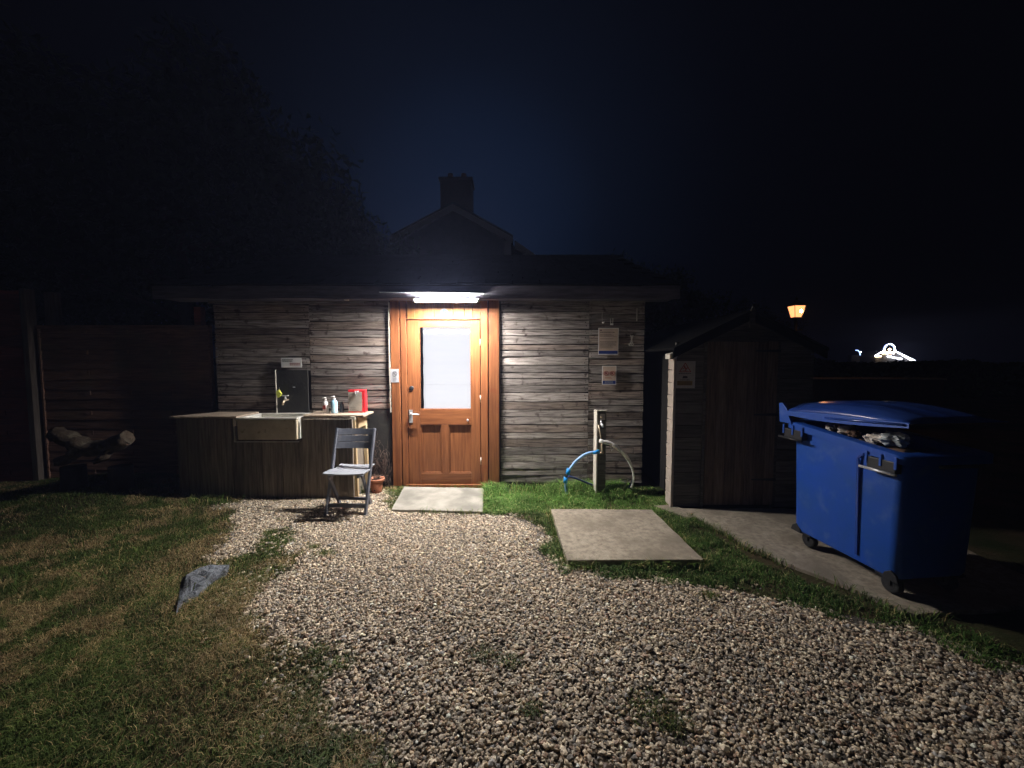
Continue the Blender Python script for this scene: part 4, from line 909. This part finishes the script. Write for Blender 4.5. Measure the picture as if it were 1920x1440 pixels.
# vertical ribs / groove on the left side and front
yg=P(1612,960,2.55).y-BY0
q=MB(); q.bar((-.004,.27,zr(.27)-.115),(.022,.27,zb0+.05),.016,.010,up=(1,0,0)); q.bar((-.004,.27,zr(.27)-.11),(-.004,.23,zr(.23)-.07),.010,.016,up=(1,0,0)); q.build('side_rib',M['bluelid'],bn)
# lifting pockets with grab bars at both ends of the left side
for yc in (BD-.06,.10):
    q=MB(); zz=zr(yc)-.055
    q.bb((-.036,yc-.085,zz-.075),(.012,yc+.085,zz-.002)); q.build('handle_pocket',M['black'],bn,bevel=.004)
    q=MB(); 
    for d in (-.088,.0,.088): q.bb((-.042,yc+d-.008,zz-.045),(-.034,yc+d+.008,zz+.03))
    q.build('pocket_lug',M['blue'],bn,bevel=.003)
    q=MB(); q.tube([(-.058,yc-.11,zz-.072),(-.058,yc+.11,zz-.072)],.009,8); q.build('grab_bar',M['metal'] if yc<.3 else M['black'],bn)
for x_ in (.29,):
    q=MB(); q.tube([(x_-.12,-.06,zr(0)-.06),(x_+.12,-.06,zr(0)-.06)],.011,8); q.build('grab_bar',M['black'],bn)
# scuff mark
q=MB(); 
for k in range(6): q.bar((-.0,.50+random.uniform(-.02,.02),.60+random.uniform(-.02,.02)),(.001,.50+random.uniform(-.04,.04),.60+random.uniform(-.03,.03)),.003,.0015,up=(1,0,0))
# corner skids and wheels
for (cx_,cy_) in ((.10,.10),(BW-.10,.10),(.10,BD-.12),(BW-.10,BD-.12)):
    q=MB(); q.bb((cx_-.06,cy_-.06,zb0-.012),(cx_+.06,cy_+.06,zb0+.004)); q.bb((cx_-.035,cy_-.012,.055),(cx_-.028,cy_+.03,zb0-.01)); q.bb((cx_+.028,cy_-.012,.055),(cx_+.035,cy_+.03,zb0-.01)); cf=q.build('castor_fork',M['black'],bn)
    q=MB(); q.lathe([(.044,-.022),(.056,-.018),(.058,0),(.056,.018),(.044,.022)],(cx_,cy_+.0,.058),22,axis='X'); wh_=q.build('wheel',M['rubber'],bn)
    q=MB(); q.lathe([(.030,-.024),(.030,.024)],(cx_,cy_,.058),16,axis='X'); q.build('hub',M['black'],wh_)
for cy_ in (.06,BD-.06):
    q=MB(); q.prism([(cy_-.05,zb0-.01),(cy_+.05,zb0-.01),(cy_+.035,zb0+.03),(cy_,zb0+.055),(cy_-.035,zb0+.03)],.026,.044,0,'YZ'); q.build('corner_skid',M['black'],bn,bevel=.004)
# lid: domed, hinged along the back, raised at front
q=MB(); nx,ny=18,12; vs_=[]; 
zh=1.06
for j in range(ny+1):
    v=j/ny
    for i in range(nx+1):
        u=i/nx; x_=-.035+(BW+.07)*u; y_=BD+.05-(BD+.10)*v
        edge=min(u,1-u,.5)*2; dome=.075*(1-(1-min(1,edge*2.2))**2)*math.sin(math.pi*min(1,.18+v*.82))**.7 if 0<v<1 else .0
        base=zh+.045*v+ .010*math.sin(math.pi*v)
        vs_.append((x_,y_,base+dome+(.012 if 2<i<nx-2 and (i%5==0) else 0)*math.sin(math.pi*v)))
fs=[(j*(nx+1)+i,j*(nx+1)+i+1,(j+1)*(nx+1)+i+1,(j+1)*(nx+1)+i) for j in range(ny) for i in range(nx)]
q.add(vs_,fs,0,True)
ob=q.build('lid',M['bluelid'],bn); so_=ob.modifiers.new('s','SOLIDIFY'); so_.thickness=.006; so_.offset=-1
q=MB(); # drop skirt along the left and front lid edges
pl=[(-.036,BD+.05-(BD+.10)*v,zh+.045*v+.010*math.sin(math.pi*v)) for v in [i/10 for i in range(11)]]
vs_=[]
for i,p in enumerate(pl):
    dz=.030+.030*math.sin(math.pi*min(1,i/10))
    vs_+=[p,(p[0]-.006,p[1],p[2]-.004),(p[0]-.008,p[1],p[2]-dz),(p[0],p[1],p[2]-dz)]
fs=[(4*k+j,4*k+4+j,4*k+4+(j+1)%4,4*k+(j+1)%4) for k in range(10) for j in range(4)]+[(0,1,2,3),(40,41,42,43)]
q.add(vs_,fs); q.build('lid_skirt',M['blue'],ob)
q=MB(); q.tube([(-.05,BD-.35,zh-.002),(-.052,BD-.55,zh+.012),(-.05,-.03,zh+.032)],.007,8); q.build('lid_handle',M['bluelid'],ob)
for x_ in (-.03,BW*.5,BW+.03):
    q=MB(); q.prism([(BD-.05,zbk-.02),(BD+.07,zbk-.02),(BD+.085,zh+.055),(BD+.05,zh+.062),(BD-.0,zh+.015)],x_-.012,x_+.012,0,'YZ'); q.build('hinge_bracket',M['blue'],bn,bevel=.004)
# rubbish
def crumple(name,loc,s,mt,label,cat,seed,group=None):
    import bmesh
    r=random.Random(seed); bm=bmesh.new(); bmesh.ops.create_icosphere(bm,subdivisions=3,radius=1)
    ph=[r.uniform(0,6) for _ in range(6)]
    for v in bm.verts:
        c=v.co; k=1+.22*math.sin(c.x*4+ph[0])*math.sin(c.y*5+ph[1])+.15*math.sin(c.z*9+ph[2]+c.x*6)+r.uniform(-.10,.10); v.co=Vector((c.x*s[0],c.y*s[1],c.z*s[2]))*k
    me=bpy.data.meshes.new(name); bm.to_mesh(me); bm.free(); me.materials.append(M[mt]); o=link(name,me,loc=loc); tag(o,label,cat,group); return o
base=.03
crumple('cardboard_heap',(BX0+.25,BY0+.42,.80),(.20,.33,.10),'rubbish2','brown mass of scrap cardboard filling the blue bin','rubbish',1)
spots=[(1556,800,2.95,.035,'thin pale crumpled wrapper nearest the bin hinge','rubbish'),(1582,807,2.82,.045,'crumpled white paper ball midway along the bin rim','rubbish'),(1594,812,2.76,.035,'small creased brown paper scrap midway along the bin rim','rubbish2'),(1632,822,2.60,.042,'bright white crumpled tissue in the bin opening','rubbish'),(1643,822,2.54,.035,'cream crumpled tissue beside the bright white one in the bin','rubbish'),(1656,824,2.52,.030,'small white paper scrap beside the grey plastic bag in the bin','rubbish'),(1676,824,2.46,.060,'pale grey plastic bag at the near end of the bin opening','bagplastic')]
for i,(a,b,yy,s_,lb,mt) in enumerate(spots):
    c_=P(a,b,yy); nm='plastic_bag' if 'bag at' in lb else 'crumpled_paper'
    c_.x=max(c_.x,BX0+.10)
    crumple(nm,(c_.x,c_.y,c_.z),(s_*1.2,s_*1.1,s_*.8),mt,lb,'rubbish',20+i,'rubbish showing above the bin rim')

# ------------------------------------------------------------ fences and log on the left
YFc=4.70; fzt=P(200,610,YFc).z
def fence_panel(x0,x1,z1,Y,mt,label,batt):
    e=empty('board_fence',((x0+x1)/2,Y,0),0,label,'fence'); hw_=(x1-x0)/2
    z=.04; 
    while z<z1-.05:
        h=random.uniform(.125,.15); h=min(h,z1-z-.02)
        n=10; ph=random.uniform(0,6); 
        poly=[(-hw_+.02+(2*hw_-.04)*i/n,z+.010*math.sin(i*.8+ph)) for i in range(n+1)]+[(hw_-.02-(2*hw_-.04)*i/n,z+h+.012) for i in range(n+1)]
        o=MB().prism(poly,-.006,.004,0,'XZ').build('board',M[mt],e); o.rotation_euler=(R(-5.5),0,0); o.location=(0,.045*0,0)
        # keep the overlap: lower edge proud
        o.location=(0,math.sin(R(-5.5))*-(z)*-1,0)
        z+=h-.012
    for b in batt:
        z=.12
        while z<z1-.1:
            MB().bb((b-.011,-.0145,z),(b+.011,-.0085,z+.05)).build('batten',M[mt],e); z+=.24
    MB().bb((-hw_,-.026,z1-.04),(hw_,.03,z1)).build('top_rail',M[mt],e)
    for s_ in (-1,1): MB().bb((s_*hw_-.02 if s_>0 else -hw_,-.016,.02),(hw_ if s_>0 else -hw_+.02,.03,z1-.041)).build('side_frame',M[mt],e)
    return e
fx0=P(78,700,YFc).x; fx1=P(398,700,YFc).x; Wd=fx1-fx0
fence_panel(fx0,fx1,fzt,YFc,'fence2','dark brown overlapping board fence panel next to the building',[-Wd*.22,Wd*.02,Wd*.26])
zt2=P(20,546,YFc).z
fence_panel(fx0-1.95,fx0-.12,zt2,YFc-.02,'fence','taller reddish fence panel at the far left edge',[-.5,0.1,.6])
q=MB(); q.bb((fx0-.115,YFc-.07,0),(fx0-.045,YFc+.03,zt2+.02)); o=q.build('fence_post',M['post'],bevel=.004); tag(o,'tall weathered fence post between the low and the taller fence panel','post')
q=MB(); c_=P(375,600,YFc+.1); q.bb((c_.x-.04,YFc+.06,0),(c_.x+.04,YFc+.14,P(375,576,YFc+.1).z)); o=q.build('fence_post',M['fence'],bevel=.004); tag(o,'short reddish post top rising behind the low fence by the building','post')
q=MB(); q.bb((fx0-.03,YFc+.10,0),(fx0+.07,YFc+.2,P(85,550,4.9).z)); o=q.build('fence_post',M['post'],bevel=.004); tag(o,'dark square post standing just behind the tall fence post','post')
# log with stub legs
lg=empty('fallen_log',(P(170,835,4.06).x,4.06,0),0,'gnarled driftwood log lying on two dark stumps before the fence','log')
def knob(pts,rs,seed,name='log_trunk',n=12):
    r=random.Random(seed); q=MB(); pts=curve(pts,5); m_=len(pts); rr_=[]
    for i in range(m_):
        t=i/(m_-1)*(len(rs)-1); k=int(min(t,len(rs)-2)); rr_.append((rs[k]*(1-(t-k))+rs[k+1]*(t-k))*(1+r.uniform(-.10,.10)))
    q.tube(pts,rr_,n); q.v=[(x+r.uniform(-.012,.012),y+r.uniform(-.012,.012),z+r.uniform(-.012,.012)) for x,y,z in q.v]; return q.build(name,M['log'],lg)
L0=lg.location
LP=lambda a,b,yy=4.06:P(a,b,yy)-L0
knob([LP(102,812),LP(135,826),LP(170,842),LP(205,836),LP(240,820)],[.070,.088,.080,.078,.070],3)
knob([LP(150,838),LP(132,856,4.02),LP(108,868,4.02)],[.06,.05,.04],5,'log_branch',8)
knob([LP(205,838),LP(196,856,4.02),LP(176,866,4.02)],[.05,.035,.02],6,'log_branch',8)
for px in (125,215):
    c_=P(px,870,4.12)-L0; MB().lathe([(.12,0),(.10,.2),(.10,.36)],(c_.x,.12,0),14).build('stump',M['backing'],lg)

# ------------------------------------------------------------ house behind
YHs=15.0; hs=empty('house',(0,0,0),0,'dark house with a pale edged gable and chimney behind the outbuilding','house')
ap=P(850,385,YHs); le=P(733,447,YHs); re=P(962,447,YHs)
HXL=le.x+.12; HXR=re.x-.12; hz=le.z+.05
MB().prism([(HXL,0),(HXR,0),(HXR,hz),(ap.x,ap.z-.1),(HXL,hz)],YHs+.1,YHs+8,0,'XZ').build('wall',M['housewall'],hs)
for a,b in ((le,ap),(re,ap)):
    q=MB(); q.prism([(a.x,a.z-.02),(b.x,b.z-.02),(b.x,b.z+.10),(a.x,a.z+.10)],YHs-.1,YHs+8.2,0,'XZ'); q.build('roof',M['tile'],hs)
    q=MB(); q.prism([(a.x,a.z-.24),(b.x,b.z-.24),(b.x,b.z-.0),(a.x,a.z-.0)],YHs-.16,YHs-.105,0,'XZ'); q.build('bargeboard',M['verge'],hs)
c0=P(826,400,YHs+2).x; c1=P(884,400,YHs+2).x; ctz=P(850,338,YHs+2).z
q=MB(); q.bb((c0,YHs+2,ap.z-.8),(c1,YHs+2.9,ctz)); q.bb((c0-.06,YHs+1.94,ctz),(c1+.06,YHs+2.96,ctz+.12)); ch_=q.build('chimney',M['brick'],hs)
for k in (.28,.72): MB().lathe([(.13,ctz+.12),(.11,ctz+.45)],(c0+(c1-c0)*k,YHs+2.45,0),12).build('chimney_pot',M['terra'],ch_)
# lower extension on the right with white verge end and gutter hopper
a=P(965,460,YHs-1); b=P(1003,480,YHs-1)
MB().prism([(HXR,0),(b.x,0),(b.x,b.z),(a.x,a.z),(HXR,a.z+.1)],YHs-.9,YHs+4,0,'XZ').build('extension_wall',M['housewall'],hs)
q=MB(); q.prism([(a.x,a.z-.12),(b.x+.1,b.z-.16),(b.x+.1,b.z-.02),(a.x,a.z+.16)],YHs-1.05,YHs-.95,0,'XZ'); q.build('bargeboard',M['verge'],hs)
q=MB(); c_=P(952,466,YHs-1); q.bb((c_.x-.12,YHs-1.15,c_.z-.3),(c_.x+.12,YHs-.95,c_.z+.22)); q.build('gutter_hopper',M['verge'],hs)
q=MB(); q.tube([(c_.x,YHs-1.05,0),(c_.x,YHs-1.05,c_.z-.2)],.06,8); q.build('downpipe',M['verge'],hs)

# ------------------------------------------------------------ trees
def tree(x,y,h,cw,label,seed,leafn=9000,low=.25,name='broadleaf_tree'):
    r=np.random.default_rng(seed); e=empty(name,(x,y,0),0,label,'tree')
    rp=random.Random(seed); q=MB(); q.tube(curve([(0,0,0),(.1,0,h*.3),(-.05,.1,h*.55),(.05,0,h*.8)]),[.22*h/8*(1-.8*i/24) for i in range(25)],10)
    for i in range(9):
        a=rp.uniform(0,6.28); z0=h*rp.uniform(.25,.6); q.tube([(0,0,z0),(math.cos(a)*cw*.25,math.sin(a)*cw*.25,z0+h*.1),(math.cos(a)*cw*.42,math.sin(a)*cw*.42,z0+h*.22)],[.08*h/8,.05*h/8,.02*h/8],6)
    q.build('trunk',M['bark'],e)
    nc=46; cc=[]
    for i in range(nc):
        d=r.normal(0,1,3); d/=np.linalg.norm(d); rad=r.uniform(.35,1)**.5
        cc.append((d[0]*cw/2*rad,d[1]*cw/2*rad,h*(low+(1-low)/2)+d[2]*h*(1-low)/2*rad,r.uniform(.12,.22)*cw))
    cc=np.array(cc); k=r.integers(0,nc,leafn); d=r.normal(0,1,(leafn,3)); d/=np.linalg.norm(d,axis=1)[:,None]
    Pp=cc[k,:3]+d*cc[k,3:4]*r.uniform(.5,1.05,(leafn,1)); s=.085*h/8+.05
    t=r.normal(0,1,(leafn,3)); t/=np.linalg.norm(t,axis=1)[:,None]; b=np.cross(t,d); 
    V=np.stack([Pp-t*s,Pp+b*s*.8,Pp+t*s],1).reshape(-1,3); F=np.arange(leafn*3).reshape(-1,3)
    col=np.repeat(np.array([[.022,.036,.012]])*r.uniform(.5,1.4,(leafn,1)),3,0)
    link('crown',npmesh('crown',V,F,col,M['leaf']),e)
tree(-9.5,11.5,9.0,8.5,'tall dark broadleaf tree, highest of those left of the house',31,34000)
tree(-6.2,13.0,6.6,5.4,'rounded dark tree between the tallest tree and the house gable',32,22000)
tree(-15,13,9.5,8,'broad dark tree above the fence at the far left',33,24000)
tree(3.4,14,4.9,4.0,'low bushy dark tree right of the house extension',34,14000,.1)
tree(6.2,17,5.0,5.0,'dark tree behind the shed roof',35,14000,.1)
tree(13.5,24,4.5,6.0,'low dark tree right of the lantern',36,12000,.05)
def hedge(x0,x1,y,h,label,seed):
    r=np.random.default_rng(seed); n=int((x1-x0)*700); X=r.uniform(x0,x1,n); Z=r.uniform(0,1,n)**.7*h*(.8+.35*fn(X,X*0+3,.5)); Yy=y+r.uniform(-.5,.5,n)
    Pp=np.stack([X,Yy,Z],1); t=r.normal(0,1,(n,3)); t/=np.linalg.norm(t,axis=1)[:,None]; b=np.cross(t,r.normal(0,1,(n,3))); b/=np.linalg.norm(b,axis=1)[:,None]; s=.11
    V=np.stack([Pp-t*s,Pp+b*s,Pp+t*s],1).reshape(-1,3); col=np.repeat(np.array([[.035,.055,.02]])*r.uniform(.5,1.4,(n,1)),3,0)
    e=empty('hedge',(0,0,0),0,label,'hedge'); link('foliage',npmesh('foliage',V,np.arange(n*3).reshape(-1,3),col,M['leaf']),e)
    MB().bb((x0,y-.35,0),(x1,y+.35,h*.75)).build('branches',M['backing'],e)
hedge(9,30,16,1.45,'long dark hedge behind the blue bin on the right',41)
# low wall with coping glinting in the lantern light
e=empty('garden_wall',(0,0,0),0,'low wall with a pale coping behind the bin, glinting orange under the lantern','wall')
a=P(1508,709,9.0); b=P(1534,709,9.0); MB().bb((a.x,9.0,0),(a.x+3.2,9.2,a.z-.04)).build('wall_face',M['brick'],e); MB().bb((a.x-.03,8.97,a.z-.04),(a.x+3.23,9.23,a.z)).build('coping',M['slab'],e,bevel=.01)

# ------------------------------------------------------------ lantern
YL=10.0; c_=P(1493,583,YL); ln=empty('lantern_post',(c_.x,YL,0),0,'old style lantern post with a glowing orange lamp above the shed','street lamp')
z0=c_.z-.16; z1=c_.z+.12
MB().tube([(0,0,0),(0,0,.4),(0,0,z0-.12),(0,0,z0-.02)],[.06,.045,.035,.025],12).build('post',M['black'],ln)
MB().tube([(-.17,0,z0-.32),(.17,0,z0-.32)],.015,8).build('ladder_bar',M['black'],ln)
q=MB(); q.bb((-.10,-.10,z0-.02),(.10,.10,z0)); 
for sx in (-1,1):
    for sy in (-1,1): q.bar((sx*.08,sy*.08,z0),(sx*.14,sy*.14,z1),.012,.012)
q.build('lantern_frame',M['black'],ln)
q=MB(); q.add([(-.155,-.155,z1),(.155,-.155,z1),(.155,.155,z1),(-.155,.155,z1),(0,0,z1+.16)],[(0,1,4),(1,2,4),(2,3,4),(3,0,4),(0,1,2,3)]); q.lathe([(.02,z1+.14),(.03,z1+.18),(.005,z1+.24)],(0,0,0),10); q.build('lantern_cap',M['black'],ln)
q=MB(); q.add([(-.075,-.075,z0+.002),(.075,-.075,z0+.002),(.13,-.13,z1-.004),(-.13,-.13,z1-.004),(-.075,.075,z0+.002),(.075,.075,z0+.002),(.13,.13,z1-.004),(-.13,.13,z1-.004)],[(0,1,2,3),(5,4,7,6),(4,0,3,7),(1,5,6,2)]); q.build('lantern_panes',emat('glowing_lantern_glass',(1,.36,.13),2.2),ln)
# the bulb hangs outside, just in front of the front pane
MB().lathe([(.008,-.04),(.024,-.022),(.028,0),(.022,.026),(.008,.04)],(.02,-.145,(z0+z1)/2),14).build('bulb',M['warm'],ln)

# ------------------------------------------------------------ far lit fairground
YR=120.0
fw=empty('ferris_wheel',(0,0,0),0,'tiny far away lit big wheel glowing white on the dark horizon','ferris wheel')
c_=P(1667,656,YR); q=MB(); q.tube([(c_.x+1.6*math.cos(a_*.2618),YR,c_.z+1.75*math.sin(a_*.2618)) for a_ in range(25)],.16,6,cap=False); q.build('rim',M['fair_b'],fw)
for k in range(14):
    a_=k*.449; q=MB(); q.lathe([(.02,-.2),(.2,0),(.02,.2)],(c_.x+1.6*math.cos(a_),YR-.3,c_.z+1.75*math.sin(a_)),8); q.build('rim_lamp',M['fair_w'],fw)
q=MB(); q.tube([(c_.x,YR,c_.z),(c_.x-1.6,YR,0)],.15,6); q.tube([(c_.x,YR,c_.z),(c_.x+1.6,YR,0)],.15,6); q.build('support',M['black'],fw)
MB().lathe([(.05,-.4),(.45,0),(.05,.4)],(c_.x-.3,YR-.5,c_.z+.1),10).build('hub_lamp',M['fair_o'],fw)
fr=empty('fairground_tent',(0,0,0),0,'far lit sloping fairground canopy edge under the big wheel','canopy')
def fl(a,b,r0,r1,mt,name='light_string'): MB().tube([P(a[0],a[1],YR-1),P(b[0],b[1],YR-1)],[r0,r1],6).build(name,M[mt],fr)
fl((1641,667),(1658,657),.16,.10,'fair_w'); fl((1676,657),(1714,677),.12,.34,'fair_w'); fl((1664,668),(1690,673),.2,.25,'fair_w'); fl((1642,668),(1652,668),.3,.2,'fair_o'); fl((1655,662),(1676,661),.35,.35,'fair_o')
pl=[P(1640,669,YR),P(1658,658,YR),P(1676,658,YR),P(1714,680,YR)]
MB().prism([(p.x,p.z) for p in pl]+[(pl[3].x,0),(pl[0].x,0)],YR-.4,YR+6,0,'XZ').build('canopy',M['housewall'],fr)
ar=empty('lit_arch',(0,0,0),0,'tiny bluish lit arch left of the far big wheel','arch')
c_=P(1606,664,YR); q=MB(); q.tube([(c_.x+1.1*math.cos(a_*.2618),YR,c_.z-.3+1.5*math.sin(a_*.2618)) for a_ in range(8)],.12,6); q.build('arch_light',M['fair_b'],ar)
MB().lathe([(.02,-.18),(.18,0),(.02,.18)],(c_.x+.9,YR-.4,c_.z+.6),8).build('arch_lamp',M['fair_w'],ar)
q=MB(); q.bb((c_.x-1.3,YR+.3,0),(c_.x+1.3,YR+1.5,c_.z-.3)); q.build('arch_base',M['black'],ar)
# dark low hills
q=MB(); xs=[-160+i*8 for i in range(41)]; top=[(x_,1.0+.8*math.sin(x_*.05)+.4*math.sin(x_*.13)) for x_ in xs]; q.prism([(-160,-1)]+[(x_,max(.3,z_)) for x_,z_ in top]+[(160,-1)],100,104,0,'XZ'); o=q.build('hills',M['ground']); tag(o,kind='structure')

# ------------------------------------------------------------ thin haze added to give the strip lamp a glow
HAZE=.0026
hb=MB().bb((-210,-30,-1),(210,270,14)).mesh('haze',[]); hm=bpy.data.materials.new('lamp_glow_haze'); hm.use_nodes=True; n=hm.node_tree.nodes; n.clear()
pv=n.new('ShaderNodeVolumePrincipled'); pv.inputs['Color'].default_value=(.50,.58,1,1); pv.inputs['Density'].default_value=HAZE; oo=n.new('ShaderNodeOutputMaterial'); hm.node_tree.links.new(pv.outputs[0],oo.inputs['Volume']); hb.materials.append(hm)
if HAZE: ho=link('haze',hb); tag(ho,kind='stuff')
